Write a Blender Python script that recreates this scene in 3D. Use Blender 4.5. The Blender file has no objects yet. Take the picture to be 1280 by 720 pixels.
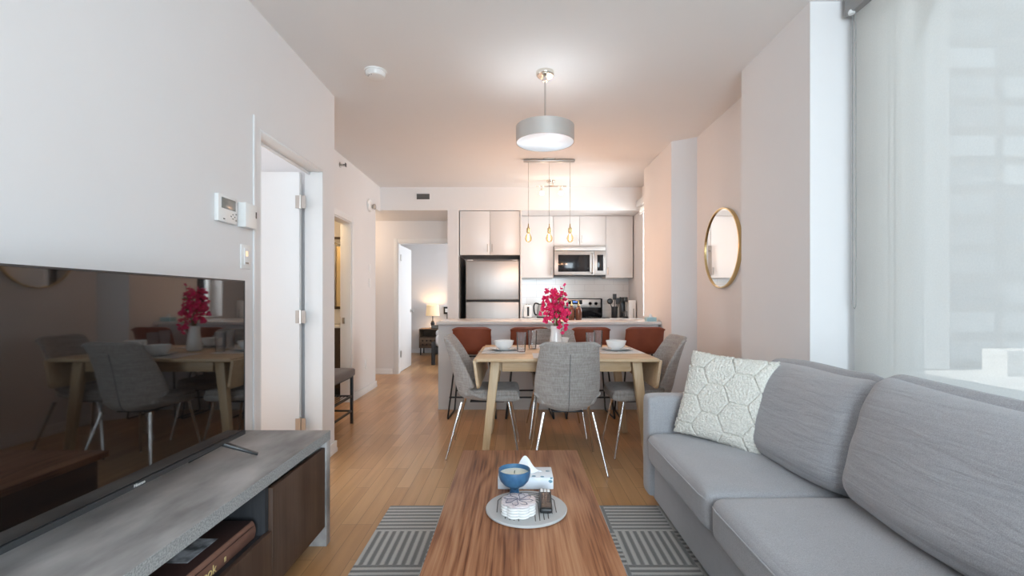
import bpy, bmesh, math, random
from mathutils import Vector, Matrix, noise
R = math.radians
PI = math.pi
random.seed(7)
SC = bpy.context.scene
COL = SC.collection

# ------------------------------------------------------------------ camera, world, sun, daylight, exposure
cd = bpy.data.cameras.new('camera'); cam = bpy.data.objects.new('camera', cd); COL.objects.link(cam)
cam.location = (0, 0, 1.17); cam.rotation_euler = (R(90), 0, 0)
cd.sensor_width = 36; cd.lens = 36 * 590 / 1280
cd.shift_x = -5 / 1280; cd.shift_y = 15 / 1280
cd.clip_start = 0.02
SC.camera = cam
vs = SC.view_settings
vs.view_transform = 'Standard'; vs.look = 'None'; vs.gamma = 1; vs.use_curve_mapping = False
vs.exposure = 0.0
w = bpy.data.worlds.new('sky'); SC.world = w; w.use_nodes = True
bg = w.node_tree.nodes['Background']
bg.inputs[0].default_value = (0.74, 0.87, 1.0, 1); bg.inputs[1].default_value = 1.85

def area(name, loc, rot, sx, sy, power, color, spread=None):
    d = bpy.data.lights.new(name, 'AREA'); d.shape = 'RECTANGLE'; d.size = sx; d.size_y = sy
    d.energy = power; d.color = color
    if spread: d.spread = R(spread)
    o = bpy.data.objects.new(name, d); COL.objects.link(o); o.location = loc; o.rotation_euler = rot
    return o
def point(name, loc, power, color, r=0.03):
    d = bpy.data.lights.new(name, 'POINT'); d.energy = power; d.color = color; d.shadow_soft_size = r
    o = bpy.data.objects.new(name, d); COL.objects.link(o); o.location = loc
    return o
sd = bpy.data.lights.new('sun', 'SUN'); sd.energy = 11.0; sd.angle = R(0.6); sd.color = (1, .95, .88)
sun = bpy.data.objects.new('sun', sd); COL.objects.link(sun)
sun.rotation_euler = Vector((0.68, 0.06, -0.73)).to_track_quat('-Z', 'Y').to_euler()
area('added_rear_light', (0.75, -2.35, 1.45), (R(90), 0, 0), 1.9, 2.3, 190, (0.79, 0.90, 1.0))  # fill light added behind the camera, through an invented opening
area('daylight_bedroom_window', (1.75, 9.0, 1.5), (0, R(90), 0), 1.8, 1.6, 105, (0.86, 0.93, 1.0))
area('added_side_room_light', (-3.5, 2.6, 1.5), (0, R(-90), 0), 1.5, 1.4, 26, (0.95, 0.97, 1.0))  # unseen source added to light the room beyond the open door
area('daylight_kitchen_window', (2.2, 6.15, 1.68), (0, R(90), 0), 1.3, .66, 44, (0.95, 0.97, 1.0))

# ------------------------------------------------------------------ materials
MATS = {}
def mat(name, color=(.8, .8, .8), rough=.5, metal=0, spec=.5, **kw):
    m = bpy.data.materials.new(name); m.use_nodes = True
    b = m.node_tree.nodes['Principled BSDF']
    b.inputs['Base Color'].default_value = (*color, 1)
    b.inputs['Roughness'].default_value = rough; b.inputs['Metallic'].default_value = metal
    b.inputs['Specular IOR Level'].default_value = spec
    for k, v in kw.items(): b.inputs[k.replace('_', ' ')].default_value = v
    MATS[name] = m
    return m
def N(m, t, **kw):
    n = m.node_tree.nodes.new('ShaderNode' + t)
    for k, v in kw.items(): setattr(n, k, v)
    return n
def L(m, a, b): m.node_tree.links.new(a, b)
def B(m): return m.node_tree.nodes['Principled BSDF']
def coords(m, scale=(1, 1, 1), rot=(0, 0, 0), kind='Object'):
    tc = N(m, 'TexCoord'); mp = N(m, 'Mapping')
    mp.inputs['Scale'].default_value = scale; mp.inputs['Rotation'].default_value = rot
    L(m, tc.outputs[kind], mp.inputs['Vector']); return mp.outputs[0]
def ramp(m, fac, stops):
    r = N(m, 'ValToRGB'); e = r.color_ramp.elements
    while len(e) > 1: e.remove(e[0])
    e[0].position = stops[0][0]; e[0].color = (*stops[0][1], 1)
    for p, c in stops[1:]:
        x = e.new(p); x.color = (*c, 1)
    L(m, fac, r.inputs[0]); return r.outputs[0]
def bump(m, h, strength=.3, dist=.01):
    b = N(m, 'Bump'); b.inputs['Strength'].default_value = strength; b.inputs['Distance'].default_value = dist
    L(m, h, b.inputs['Height']); L(m, b.outputs[0], B(m).inputs['Normal'])
def mth(m, op, a, b=None):
    n = N(m, 'Math', operation=op)
    for i, v in enumerate((a, b)):
        if v is None: continue
        if isinstance(v, (int, float)): n.inputs[i].default_value = v
        else: L(m, v, n.inputs[i])
    return n.outputs[0]
def mixc(m, fac, a, b, mode='MIX'):
    n = N(m, 'Mix', data_type='RGBA', blend_type=mode)
    if isinstance(fac, (int, float)): n.inputs[0].default_value = fac
    else: L(m, fac, n.inputs[0])
    for i, v in ((6, a), (7, b)):
        if isinstance(v, tuple): n.inputs[i].default_value = (*v, 1)
        else: L(m, v, n.inputs[i])
    return n.outputs[2]
def noise_mat(name, c0, c1, scale=(5, 5, 5), rough=.6, bstr=0, bdist=.005, detail=5, lo=.3, hi=.7, metal=0, spec=.5, rot=(0, 0, 0)):
    m = mat(name, c0, rough, metal, spec)
    v = coords(m, scale, rot); n = N(m, 'TexNoise'); n.inputs['Scale'].default_value = 1; n.inputs['Detail'].default_value = detail
    L(m, v, n.inputs['Vector']); L(m, ramp(m, n.outputs[0], [(lo, c0), (hi, c1)]), B(m).inputs['Base Color'])
    if bstr: bump(m, n.outputs[0], bstr, bdist)
    return m

noise_mat('wall', (.80, .785, .785), (.815, .80, .80), (2, 2, 2), .75, .03, .002, spec=.3)
noise_mat('ceiling', (.83, .82, .815), (.84, .83, .825), (2, 2, 2), .85, .03, .002, spec=.2)
mat('trim', (.84, .84, .84), .45)
mat('door_paint', (.82, .82, .82), .42)
mat('plastic', (.84, .84, .83), .35)
mat('chrome', (.66, .65, .64), .14, 1)
mat('nickel', (.55, .53, .50), .32, 1)
mat('polished', (.80, .76, .70), .10, 1)
mat('gold', (.70, .52, .26), .25, 1)
mat('black_metal', (.018, .018, .02), .4, 0)
mat('dark_plastic', (.02, .021, .023), .35)
mat('rubber', (.02, .02, .02), .7)
mat('porcelain', (.86, .86, .85), .15)
mat('display', (.22, .23, .22), .2)
mat('screen', (.006, .005, .005), .03, 0, .5, IOR=2.05)
mat('bezel', (.035, .037, .04), .35)
mat('cabinet_white', (.80, .78, .765), .3)
mat('cabinet_gap', (.10, .10, .10), .8)
mat('mirror', (.93, .94, .94), .01, 1)
noise_mat('quartz', (.73, .70, .67), (.78, .75, .72), (60, 60, 60), .18)
mat('island_paint', (.66, .66, .66), .5)
mat('range_black', (.012, .013, .016), .12)
mat('cord_white', (.75, .75, .74), .4)
mat('amber', (.13, .045, .025), .12, Transmission_Weight=.0)
mat('wax', (.82, .79, .69), .5, Subsurface_Weight=.15)
mat('paper', (.85, .86, .87), .8)
mat('fridge_side', (.12, .11, .10), .5)
mat('book_dark', (.030, .012, .010), .6)
mat('book_pages', (.65, .58, .48), .8)
mat('bedding', (.85, .86, .88), .8)
mat('bed_frame', (.03, .03, .032), .6)
mat('bath_wood', (.055, .035, .022), .5)
mat('green', (.12, .22, .05), .6)
mat('twig', (.16, .12, .04), .7)
mat('bract_eye', (.85, .80, .62), .6)
mat('teal', (.35, .55, .60), .5)
# brushed steel
m = mat('steel', (.48, .455, .435), .42, 1); v = coords(m, (7, 7, .5)); n = N(m, 'TexNoise'); n.inputs['Scale'].default_value = 1; n.inputs['Detail'].default_value = 2; L(m, v, n.inputs[0]); bump(m, n.outputs[0], .25, .012)
B(m).inputs['Anisotropic'].default_value = .3
m = mat('brushed_shade', (.60, .57, .54), .5, .55); v = coords(m, (40, 40, 1)); n = N(m, 'TexNoise'); L(m, v, n.inputs[0]); bump(m, n.outputs[0], .04, .001)
# floor: narrow honey maple boards running away from the camera
m = mat('floor_wood', (.5, .3, .15), .28)
tc = N(m, 'TexCoord'); sx = N(m, 'SeparateXYZ'); L(m, tc.outputs['Object'], sx.inputs[0])
cb = N(m, 'CombineXYZ'); L(m, sx.outputs[1], cb.inputs[0]); L(m, sx.outputs[0], cb.inputs[1])
bk = N(m, 'TexBrick'); L(m, cb.outputs[0], bk.inputs['Vector'])
bk.offset = .41; bk.offset_frequency = 3; bk.squash = 1
for k, x in (('Scale', 1), ('Mortar Size', .0011), ('Mortar Smooth', .4), ('Bias', 0), ('Brick Width', .82), ('Row Height', .083)): bk.inputs[k].default_value = x
bk.inputs['Color1'].default_value = (0, 0, 0, 1); bk.inputs['Color2'].default_value = (1, 1, 1, 1); bk.inputs['Mortar'].default_value = (.5, .5, .5, 1)
base = ramp(m, bk.outputs['Color'], [(0, (.47, .25, .105)), (.5, (.55, .315, .145)), (1, (.62, .375, .185))])
v = coords(m, (26, 1.6, 1)); n = N(m, 'TexNoise'); n.inputs['Scale'].default_value = 1; n.inputs['Detail'].default_value = 6; L(m, v, n.inputs['Vector'])
g = ramp(m, n.outputs[0], [(.3, (.86, .84, .82)), (.7, (1.06, 1.05, 1.05))])
c = mixc(m, 1.0, base, g, 'MULTIPLY'); c = mixc(m, bk.outputs['Fac'], c, (.16, .08, .03))
L(m, c, B(m).inputs['Base Color']); bump(m, bk.outputs['Fac'], -.25, .001)
# streaked woods: grain runs along local axis given by the small scale
def wood(name, stops, scale, rough=.4, dist=2.0, bstr=.05):
    m = mat(name, stops[0][1], rough); v = coords(m, scale)
    n0 = N(m, 'TexNoise'); n0.inputs['Scale'].default_value = 1.0; n0.inputs['Detail'].default_value = 3; n0.inputs['Distortion'].default_value = dist * .3; L(m, v, n0.inputs['Vector'])
    v2 = coords(m, tuple(s * 7 for s in scale)); n1 = N(m, 'TexNoise'); n1.inputs['Scale'].default_value = 1.0; n1.inputs['Detail'].default_value = 6; L(m, v2, n1.inputs['Vector'])
    k = mth(m, 'ADD', mth(m, 'MULTIPLY', n0.outputs[0], .68), mth(m, 'MULTIPLY', n1.outputs[0], .32))
    L(m, ramp(m, k, stops), B(m).inputs['Base Color']); bump(m, n1.outputs[0], bstr, .002)
    return m
m = mat('walnut', (.3, .15, .08), .36, 0, .3)
tc = N(m, 'TexCoord'); nw = N(m, 'TexNoise'); nw.inputs['Scale'].default_value = 1; nw.inputs['Detail'].default_value = 2; L(m, coords(m, (5, .8, 5)), nw.inputs['Vector'])
sx = N(m, 'SeparateXYZ'); L(m, tc.outputs['Object'], sx.inputs[0])
ph = mth(m, 'ADD', mth(m, 'MULTIPLY', sx.outputs[0], 55), mth(m, 'MULTIPLY', nw.outputs[0], 46))
rg = mth(m, 'MULTIPLY', mth(m, 'ADD', mth(m, 'SINE', ph), 1), .5)
nf = N(m, 'TexNoise'); nf.inputs['Scale'].default_value = 1; nf.inputs['Detail'].default_value = 5; L(m, coords(m, (120, 3.2, 120)), nf.inputs['Vector'])
nb_ = N(m, 'TexNoise'); nb_.inputs['Scale'].default_value = 1; nb_.inputs['Detail'].default_value = 1; L(m, coords(m, (7, .3, 7)), nb_.inputs['Vector'])
k = mth(m, 'ADD', mth(m, 'ADD', mth(m, 'MULTIPLY', rg, .15), mth(m, 'MULTIPLY', nf.outputs[0], .62)), mth(m, 'MULTIPLY', nb_.outputs[0], .34))
L(m, ramp(m, k, [(.38, (.115, .036, .015)), (.46, (.235, .088, .038)), (.56, (.345, .150, .072)), (.70, (.435, .22, .115))]), B(m).inputs['Base Color']); bump(m, nf.outputs[0], .06, .001)
wood('oak', [(.34, (.50, .34, .19)), (.5, (.62, .45, .28)), (.68, (.70, .53, .35))], (1.2, 11, 11), .45)
wood('oak_leg', [(.34, (.50, .34, .18)), (.5, (.62, .45, .27)), (.68, (.68, .51, .33))], (14, 14, 1.2), .45)
wood('stand_wood', [(.34, (.045, .024, .016)), (.5, (.075, .043, .030)), (.68, (.105, .064, .046))], (12, 12, 1.0), .5)
wood('stand_dark', [(.34, (.020, .021, .024)), (.5, (.032, .033, .037)), (.68, (.05, .05, .055))], (14, 14, 1.2), .55)
wood('nightstand_wood', [(.34, (.14, .09, .06)), (.6, (.26, .18, .12))], (3, 12, 12), .6)
noise_mat('leather', (.205, .047, .022), (.265, .066, .032), (9, 9, 9), .42, .08, .002)
noise_mat('concrete', (.20, .19, .186), (.48, .458, .446), (6, 2.2, 6), .5, 0, detail=10, lo=.36, hi=.64, spec=.25)
noise_mat('concrete_edge', (.23, .238, .238), (.42, .43, .43), (190, 190, 190), .6, .1, .001, lo=.35, hi=.65)
# weave fabrics
def fabric(name, c0, c1, s=420, sheen=.2, warp=55, fine=.55):
    m = mat(name, c0, .92, 0, .2); B(m).inputs['Sheen Weight'].default_value = sheen
    va = coords(m, (warp * 3, warp * 3, 9)); na = N(m, 'TexNoise'); na.inputs['Scale'].default_value = 1; na.inputs['Detail'].default_value = 4; L(m, va, na.inputs['Vector'])
    vb = coords(m, (9, 9, warp * 3)); nb = N(m, 'TexNoise'); nb.inputs['Scale'].default_value = 1; nb.inputs['Detail'].default_value = 4; L(m, vb, nb.inputs['Vector'])
    vc = coords(m, (s, s, s)); nc = N(m, 'TexNoise'); nc.inputs['Scale'].default_value = 1; nc.inputs['Detail'].default_value = 2; L(m, vc, nc.inputs['Vector'])
    k = mth(m, 'ADD', mth(m, 'MULTIPLY', mth(m, 'ADD', na.outputs[0], nb.outputs[0]), (1 - fine) / 2), mth(m, 'MULTIPLY', nc.outputs[0], fine))
    L(m, ramp(m, k, [(.36, c0), (.64, c1)]), B(m).inputs['Base Color']); bump(m, k, .25, .002)
    return m
fabric('chair_fabric', (.235, .21, .195), (.46, .43, .405), 500, .2, 45, .3)
fabric('sofa_fabric', (.32, .322, .342), (.455, .46, .483), 420, .3, 40, .75)
m = fabric('sofa_back_fabric', (.31, .312, .332), (.445, .45, .473), 420, .3, 40, .75)
wv = N(m, 'TexNoise'); wv.inputs['Scale'].default_value = 1; wv.inputs['Detail'].default_value = 2; wv.inputs['Distortion'].default_value = .6
L(m, coords(m, (6, 5, 34), (R(14), 0, 0)), wv.inputs['Vector']); b0 = [x for x in m.node_tree.nodes if x.type == 'BUMP'][0]
b1 = N(m, 'Bump'); b1.inputs['Strength'].default_value = .35; b1.inputs['Distance'].default_value = .02; L(m, wv.outputs[0], b1.inputs['Height']); L(m, b1.outputs[0], b0.inputs['Normal'])
mat('seam', (.13, .13, .135), .9)
fabric('bench_fabric', (.10, .075, .065), (.17, .135, .12), 400, .2, 40, .6)
fabric('lamp_linen', (.70, .60, .45), (.8, .7, .55), 400, 0, 40, .5)
fabric('mat_cloth', (.66, .65, .64), (.82, .81, .80), 300, 0, 60, .4)
noise_mat('shag', (.62, .60, .54), (.82, .80, .74), (160, 160, 160), .95, .5, .004, lo=.3, hi=.6, spec=.1)
m = noise_mat('petal', (.86, .022, .15), (.96, .06, .26), (30, 30, 30), .6)
tl = N(m, 'BsdfTranslucent'); tl.inputs[0].default_value = (.95, .06, .24, 1); mx = N(m, 'MixShader'); mx.inputs[0].default_value = .35
L(m, B(m).outputs[0], mx.inputs[1]); L(m, tl.outputs[0], mx.inputs[2]); L(m, mx.outputs[0], m.node_tree.nodes['Material Output'].inputs[0])
# candle bowl glaze
m = mat('blue_glaze', (.05, .14, .27), .4); v = coords(m, (1, 1, 1)); n = N(m, 'TexNoise'); n.inputs['Scale'].default_value = 30; L(m, v, n.inputs[0])
L(m, ramp(m, n.outputs[0], [(.3, (.035, .11, .23)), (.7, (.075, .19, .33))]), B(m).inputs['Base Color'])
# tray: pale grey with arcs of dark grooves
# backsplash tile
m = mat('tile', (.8, .8, .79), .12); tc = N(m, 'TexCoord'); sx = N(m, 'SeparateXYZ'); L(m, tc.outputs['Object'], sx.inputs[0])
cb = N(m, 'CombineXYZ'); L(m, sx.outputs[0], cb.inputs[0]); L(m, sx.outputs[2], cb.inputs[1]); bk = N(m, 'TexBrick'); L(m, cb.outputs[0], bk.inputs['Vector'])
for k, x in (('Scale', 1), ('Mortar Size', .0025), ('Brick Width', .30), ('Row Height', .10), ('Mortar Smooth', .2)): bk.inputs[k].default_value = x
L(m, mixc(m, bk.outputs['Fac'], (.80, .80, .79), (.62, .61, .60)), B(m).inputs['Base Color']); bump(m, bk.outputs['Fac'], -.4, .002)
# rug: basket of striped blocks
m = mat('rug', (.3, .3, .3), .95, 0, .1); tc = N(m, 'TexCoord'); sx = N(m, 'SeparateXYZ'); L(m, tc.outputs['Object'], sx.inputs[0])
X, Y = sx.outputs[0], sx.outputs[1]
i = mth(m, 'FLOOR', mth(m, 'ADD', mth(m, 'DIVIDE', X, .30), 1)); j = mth(m, 'FLOOR', mth(m, 'DIVIDE', Y, .30))
par = mth(m, 'MODULO', mth(m, 'ABSOLUTE', mth(m, 'ADD', i, j)), 2)
sxx = mth(m, 'SINE', mth(m, 'MULTIPLY', X, 2 * PI / .0375)); syy = mth(m, 'SINE', mth(m, 'MULTIPLY', Y, 2 * PI / .0375))
st = mth(m, 'ADD', mth(m, 'MULTIPLY', par, sxx), mth(m, 'MULTIPLY', mth(m, 'SUBTRACT', 1, par), syy))
nz = N(m, 'TexNoise'); nz.inputs['Scale'].default_value = 260; L(m, tc.outputs['Object'], nz.inputs['Vector'])
k = mth(m, 'ADD', mth(m, 'MULTIPLY', st, .5), mth(m, 'MULTIPLY', nz.outputs[0], .9))
L(m, ramp(m, k, [(.2, (.25, .25, .245)), (.75, (.56, .55, .525))]), B(m).inputs['Base Color']); bump(m, k, .5, .004)
# glass
def thin_glass(name, tint, fac):
    m = bpy.data.materials.new(name); m.use_nodes = True; nt = m.node_tree; nt.nodes.remove(nt.nodes['Principled BSDF'])
    t = N(m, 'BsdfTransparent'); t.inputs[0].default_value = (*tint, 1); gl = N(m, 'BsdfGlossy'); gl.inputs['Roughness'].default_value = .02
    fr = N(m, 'LayerWeight'); fr.inputs[0].default_value = fac; mx = N(m, 'MixShader')
    L(m, fr.outputs['Fresnel'], mx.inputs[0]); L(m, t.outputs[0], mx.inputs[1]); L(m, gl.outputs[0], mx.inputs[2])
    L(m, mx.outputs[0], nt.nodes['Material Output'].inputs[0]); MATS[name] = m; return m, mx
thin_glass('window_glass', (.95, .97, .97), .2)
m, mx = thin_glass('tumbler', (.98, .985, .99), .2)
d_ = N(m, 'BsdfDiffuse'); d_.inputs[0].default_value = (.9, .9, .9, 1); m2 = N(m, 'MixShader'); m2.inputs[0].default_value = .045; L(m, mx.outputs[0], m2.inputs[1]); L(m, d_.outputs[0], m2.inputs[2]); L(m, m2.outputs[0], m.node_tree.nodes['Material Output'].inputs[0])
m, mx = thin_glass('bulb_glass', (1.0, .90, .72), .10)
e_ = N(m, 'Emission'); e_.inputs[0].default_value = (1, .66, .32, 1); e_.inputs[1].default_value = .9; m2 = N(m, 'MixShader'); m2.inputs[0].default_value = .35; L(m, mx.outputs[0], m2.inputs[1]); L(m, e_.outputs[0], m2.inputs[2]); L(m, m2.outputs[0], m.node_tree.nodes['Material Output'].inputs[0])
# roller blind: a thin woven screen, part see-through, part glowing with what falls on its back
m = bpy.data.materials.new('blind'); m.use_nodes = True; nt = m.node_tree; nt.nodes.remove(nt.nodes['Principled BSDF'])
tr = N(m, 'BsdfTransparent'); tl = N(m, 'BsdfTranslucent'); tl.inputs[0].default_value = (.82, .80, .745, 1)
df = N(m, 'BsdfDiffuse'); df.inputs[0].default_value = (.80, .79, .76, 1)
m1 = N(m, 'MixShader'); m1.inputs[0].default_value = .5; L(m, tl.outputs[0], m1.inputs[1]); L(m, df.outputs[0], m1.inputs[2])
m2 = N(m, 'MixShader'); L(m, m1.outputs[0], m2.inputs[1]); L(m, tr.outputs[0], m2.inputs[2])
v = coords(m, (1, 130, 130)); n = N(m, 'TexNoise'); n.inputs['Scale'].default_value = 1; L(m, v, n.inputs['Vector'])
mr = N(m, 'MapRange'); mr.inputs[3].default_value = .10; mr.inputs[4].default_value = .20; L(m, n.outputs[0], mr.inputs[0]); L(m, mr.outputs[0], m2.inputs[0])
L(m, m2.outputs[0], nt.nodes['Material Output'].inputs[0]); MATS['blind'] = m
def emis(name, c, s):
    m = bpy.data.materials.new(name); m.use_nodes = True; nt = m.node_tree; nt.nodes.remove(nt.nodes['Principled BSDF'])
    e = N(m, 'Emission'); e.inputs[0].default_value = (*c, 1); e.inputs[1].default_value = s
    L(m, e.outputs[0], nt.nodes['Material Output'].inputs[0]); MATS[name] = m
emis('filament', (1, .62, .25), 40)
emis('bulb_warm', (1, .80, .55), 9)
emis('bulb_cool', (.95, .98, 1), 26)
emis('indicator', (1, .75, .5), 1.2)
emis('clock_blue', (.15, .35, 1), .9)
m = mat('diffuser', (.85, .88, .90), .4, 0, .3); B(m).inputs['Emission Color'].default_value = (.90, .96, 1, 1); B(m).inputs['Emission Strength'].default_value = .16
tl = N(m, 'BsdfTranslucent'); tl.inputs[0].default_value = (.85, .9, .95, 1); mx = N(m, 'MixShader'); mx.inputs[0].default_value = .5; L(m, B(m).outputs[0], mx.inputs[1]); L(m, tl.outputs[0], mx.inputs[2]); L(m, mx.outputs[0], m.node_tree.nodes['Material Output'].inputs[0])
m = MATS['lamp_linen']; B(m).inputs['Emission Color'].default_value = (1, .66, .32, 1); B(m).inputs['Emission Strength'].default_value = .55
# outside
m = mat('facade', (.5, .52, .55), .6); tc = N(m, 'TexCoord'); sx = N(m, 'SeparateXYZ'); L(m, tc.outputs['Object'], sx.inputs[0])
cb = N(m, 'CombineXYZ'); L(m, sx.outputs[0], cb.inputs[0]); L(m, sx.outputs[2], cb.inputs[1]); bk = N(m, 'TexBrick'); L(m, cb.outputs[0], bk.inputs['Vector']); bk.offset = 0
for kk, x in (('Scale', 1), ('Mortar Size', .09), ('Brick Width', .95), ('Row Height', .52), ('Mortar Smooth', .1)): bk.inputs[kk].default_value = x
bk.inputs['Color1'].default_value = (.30, .33, .38, 1); bk.inputs['Color2'].default_value = (.74, .78, .82, 1); bk.inputs['Mortar'].default_value = (.36, .37, .40, 1)
L(m, bk.outputs['Color'], B(m).inputs['Base Color'])
noise_mat('terrace', (.62, .62, .62), (.72, .72, .72), (3, 3, 3), .9)
mat('render_grey', (.62, .64, .66), .9)
M = MATS
mat('trayg', (.50, .50, .50), .6); mat('tray_line', (.12, .105, .095), .7)
noise_mat('coaster_top', (.52, .44, .46), (.80, .74, .75), (40, 40, 40), .3); mat('coaster_line', (.05, .06, .12), .4)
mat('gilt', (.72, .55, .25), .5); mat('remote_key', (.10, .075, .065), .5)
noise_mat('book_brown', (.13, .06, .042), (.19, .095, .068), (14, 14, 14), .45)
noise_mat('postcard', (.08, .085, .09), (.50, .52, .56), (18, 18, 18), .4, lo=.4, hi=.6); mat('book_grey', (.16, .15, .15), .6)
m = mat('tissue_print', (.8, .83, .86), .5); v = coords(m, (32, 32, 45)); n = N(m, 'TexVoronoi'); n.inputs['Scale'].default_value = 1; L(m, v, n.inputs['Vector'])
n2 = N(m, 'TexNoise'); n2.inputs['Scale'].default_value = 1; L(m, coords(m, (20, 20, 30)), n2.inputs['Vector'])
c1 = ramp(m, n.outputs['Distance'], [(.0, (.10, .22, .30)), (.26, (.16, .34, .44)), (.30, (.80, .83, .87)), (1, (.80, .83, .87))])
L(m, mixc(m, ramp(m, n2.outputs[0], [(.50, (0, 0, 0)), (.54, (1, 1, 1))]), c1, (.74, .80, .87)), B(m).inputs['Base Color'])
mat('bezel_grey', (.30, .295, .29), .5); mat('straw', (.55, .38, .18), .8); mat('lamp_cloth', (.72, .55, .28), .8)
wood('walnut_dark', [(.34, (.05, .02, .011)), (.5, (.10, .045, .026)), (.68, (.15, .07, .04))], (11, 1.2, 11), .45)

# ------------------------------------------------------------------ mesh helpers
ORG = {}
class MB:
    def __init__(s): s.bm = bmesh.new()
    def _add(s, verts, faces):
        vv = [s.bm.verts.new(v) for v in verts]
        for f in faces:
            try: s.bm.faces.new([vv[i] for i in f])
            except ValueError: pass
        return vv
    def merge(s, b2, mx=None):
        if mx is not None: bmesh.ops.transform(b2, matrix=mx, verts=b2.verts)
        me = bpy.data.meshes.new('t'); b2.to_mesh(me); b2.free(); s.bm.from_mesh(me); bpy.data.meshes.remove(me); return s
    def box(s, x0, x1, y0, y1, z0, z1, bev=0, seg=2, mx=None):
        b = bmesh.new(); bmesh.ops.create_cube(b, size=1)
        for v in b.verts: v.co = Vector(((x0 + x1) / 2 + v.co.x * (x1 - x0), (y0 + y1) / 2 + v.co.y * (y1 - y0), (z0 + z1) / 2 + v.co.z * (z1 - z0)))
        if bev: bmesh.ops.bevel(b, geom=b.edges[:], offset=bev, segments=seg, profile=.5, affect='EDGES')
        return s.merge(b, mx)
    def bar(s, p0, p1, a0, b0, a1=None, b1=None, bev=0, up=(0, 0, 1)):
        p0, p1 = Vector(p0), Vector(p1); d = (p1 - p0).normalized(); u = Vector(up)
        if abs(d.dot(u)) > .95: u = Vector((0, 1, 0))
        x = d.cross(u).normalized(); y = x.cross(d).normalized()
        a1 = a0 if a1 is None else a1; b1 = b0 if b1 is None else b1
        b = bmesh.new(); vs_ = []
        for p, a, c in ((p0, a0, b0), (p1, a1, b1)):
            for sx_, sy_ in ((-1, -1), (1, -1), (1, 1), (-1, 1)): vs_.append(b.verts.new(p + x * (sx_ * a / 2) + y * (sy_ * c / 2)))
        for f in ((3, 2, 1, 0), (4, 5, 6, 7), (0, 1, 5, 4), (1, 2, 6, 5), (2, 3, 7, 6), (3, 0, 4, 7)): b.faces.new([vs_[i] for i in f])
        if bev: bmesh.ops.bevel(b, geom=b.edges[:], offset=bev, segments=2, profile=.5, affect='EDGES')
        return s.merge(b)
    def tube(s, pts, r, seg=10, closed=False, r1=None, cap=True):
        pts = [Vector(p) for p in pts]; n = len(pts)
        rs = r if isinstance(r, (list, tuple)) else [r if r1 is None else r + (r1 - r) * i / (n - 1) for i in range(n)]
        rings = []; prev = None
        for i, p in enumerate(pts):
            if closed: d = pts[(i + 1) % n] - pts[i - 1]
            else: d = pts[min(i + 1, n - 1)] - pts[max(i - 1, 0)]
            d.normalize()
            if prev is None:
                u = Vector((0, 0, 1)) if abs(d.z) < .9 else Vector((1, 0, 0)); x = d.cross(u).normalized()
            else: x = (prev - d * prev.dot(d)).normalized()
            prev = x; y = d.cross(x)
            rings.append([s.bm.verts.new(p + (x * math.cos(2 * PI * k / seg) + y * math.sin(2 * PI * k / seg)) * rs[i]) for k in range(seg)])
        m_ = n if closed else n - 1
        for i in range(m_):
            a, b = rings[i], rings[(i + 1) % n]
            for k in range(seg): s.bm.faces.new((a[k], a[(k + 1) % seg], b[(k + 1) % seg], b[k]))
        if cap and not closed: s.bm.faces.new(rings[0][::-1]); s.bm.faces.new(rings[-1])
        return s
    def lathe(s, prof, c=(0, 0, 0), seg=32, axis='Z', scal=None):
        c = Vector(c); rings = []
        for r, z in prof:
            ring = []
            for k in range(seg if r > 1e-6 else 1):
                a = 2 * PI * k / seg; f = scal(a) if scal else 1
                p = Vector((r * f * math.cos(a), r * f * math.sin(a), z))
                if axis == 'X': p = Vector((p.z, p.x, p.y))
                if axis == 'Y': p = Vector((p.x, p.z, -p.y))
                ring.append(s.bm.verts.new(c + p))
            rings.append(ring)
        for a, b in zip(rings, rings[1:]):
            if len(a) == 1 and len(b) == 1: continue
            for k in range(seg):
                if len(a) == 1: s.bm.faces.new((a[0], b[(k + 1) % seg], b[k]))
                elif len(b) == 1: s.bm.faces.new((a[k], a[(k + 1) % seg], b[0]))
                else: s.bm.faces.new((a[k], a[(k + 1) % seg], b[(k + 1) % seg], b[k]))
        for ring, rev in ((rings[0], True), (rings[-1], False)):
            if len(ring) > 2: s.bm.faces.new(ring[::-1] if rev else ring)
        return s
    def prism(s, poly, z0, z1, mx=None, bev=0):
        b = bmesh.new(); lo = [b.verts.new((x, y, z0)) for x, y in poly]; hi = [b.verts.new((x, y, z1)) for x, y in poly]
        b.faces.new(lo[::-1]); b.faces.new(hi); n = len(poly)
        for k in range(n): b.faces.new((lo[k], lo[(k + 1) % n], hi[(k + 1) % n], hi[k]))
        bmesh.ops.recalc_face_normals(b, faces=b.faces)
        if bev: bmesh.ops.bevel(b, geom=b.edges[:], offset=bev, segments=2, profile=.5, affect='EDGES')
        return s.merge(b, mx)
    def soft(s, size, r, puff=(0, 0, 0), n=14, mx=None, nz=0, nscale=4, fn=None):
        h = Vector(size) / 2; b = bmesh.new(); bmesh.ops.create_cube(b, size=2)
        bmesh.ops.subdivide_edges(b, edges=b.edges[:], cuts=n, use_grid_fill=True)
        for v in b.verts:
            c = Vector([math.sin(max(-1, min(1, q)) * PI / 2) for q in v.co])
            p = Vector((c.x * h.x, c.y * h.y, c.z * h.z))
            q = Vector([max(-(h[k] - r), min(h[k] - r, p[k])) for k in range(3)]); d = p - q
            if d.length > 1e-9:
                dm = max(abs(d[k]) for k in range(3)); p = q + d.normalized() * dm
            for k in range(3):
                o = [c[t] for t in range(3) if t != k]
                p[k] += puff[k] * c[k] * (1 - o[0] ** 2) * (1 - o[1] ** 2)
            if fn: p = fn(p, c)
            if nz:
                a = noise.noise(p * nscale); p += Vector((c.x, c.y, c.z)) * (a * nz)
            v.co = p
        return s.merge(b, mx)
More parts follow.
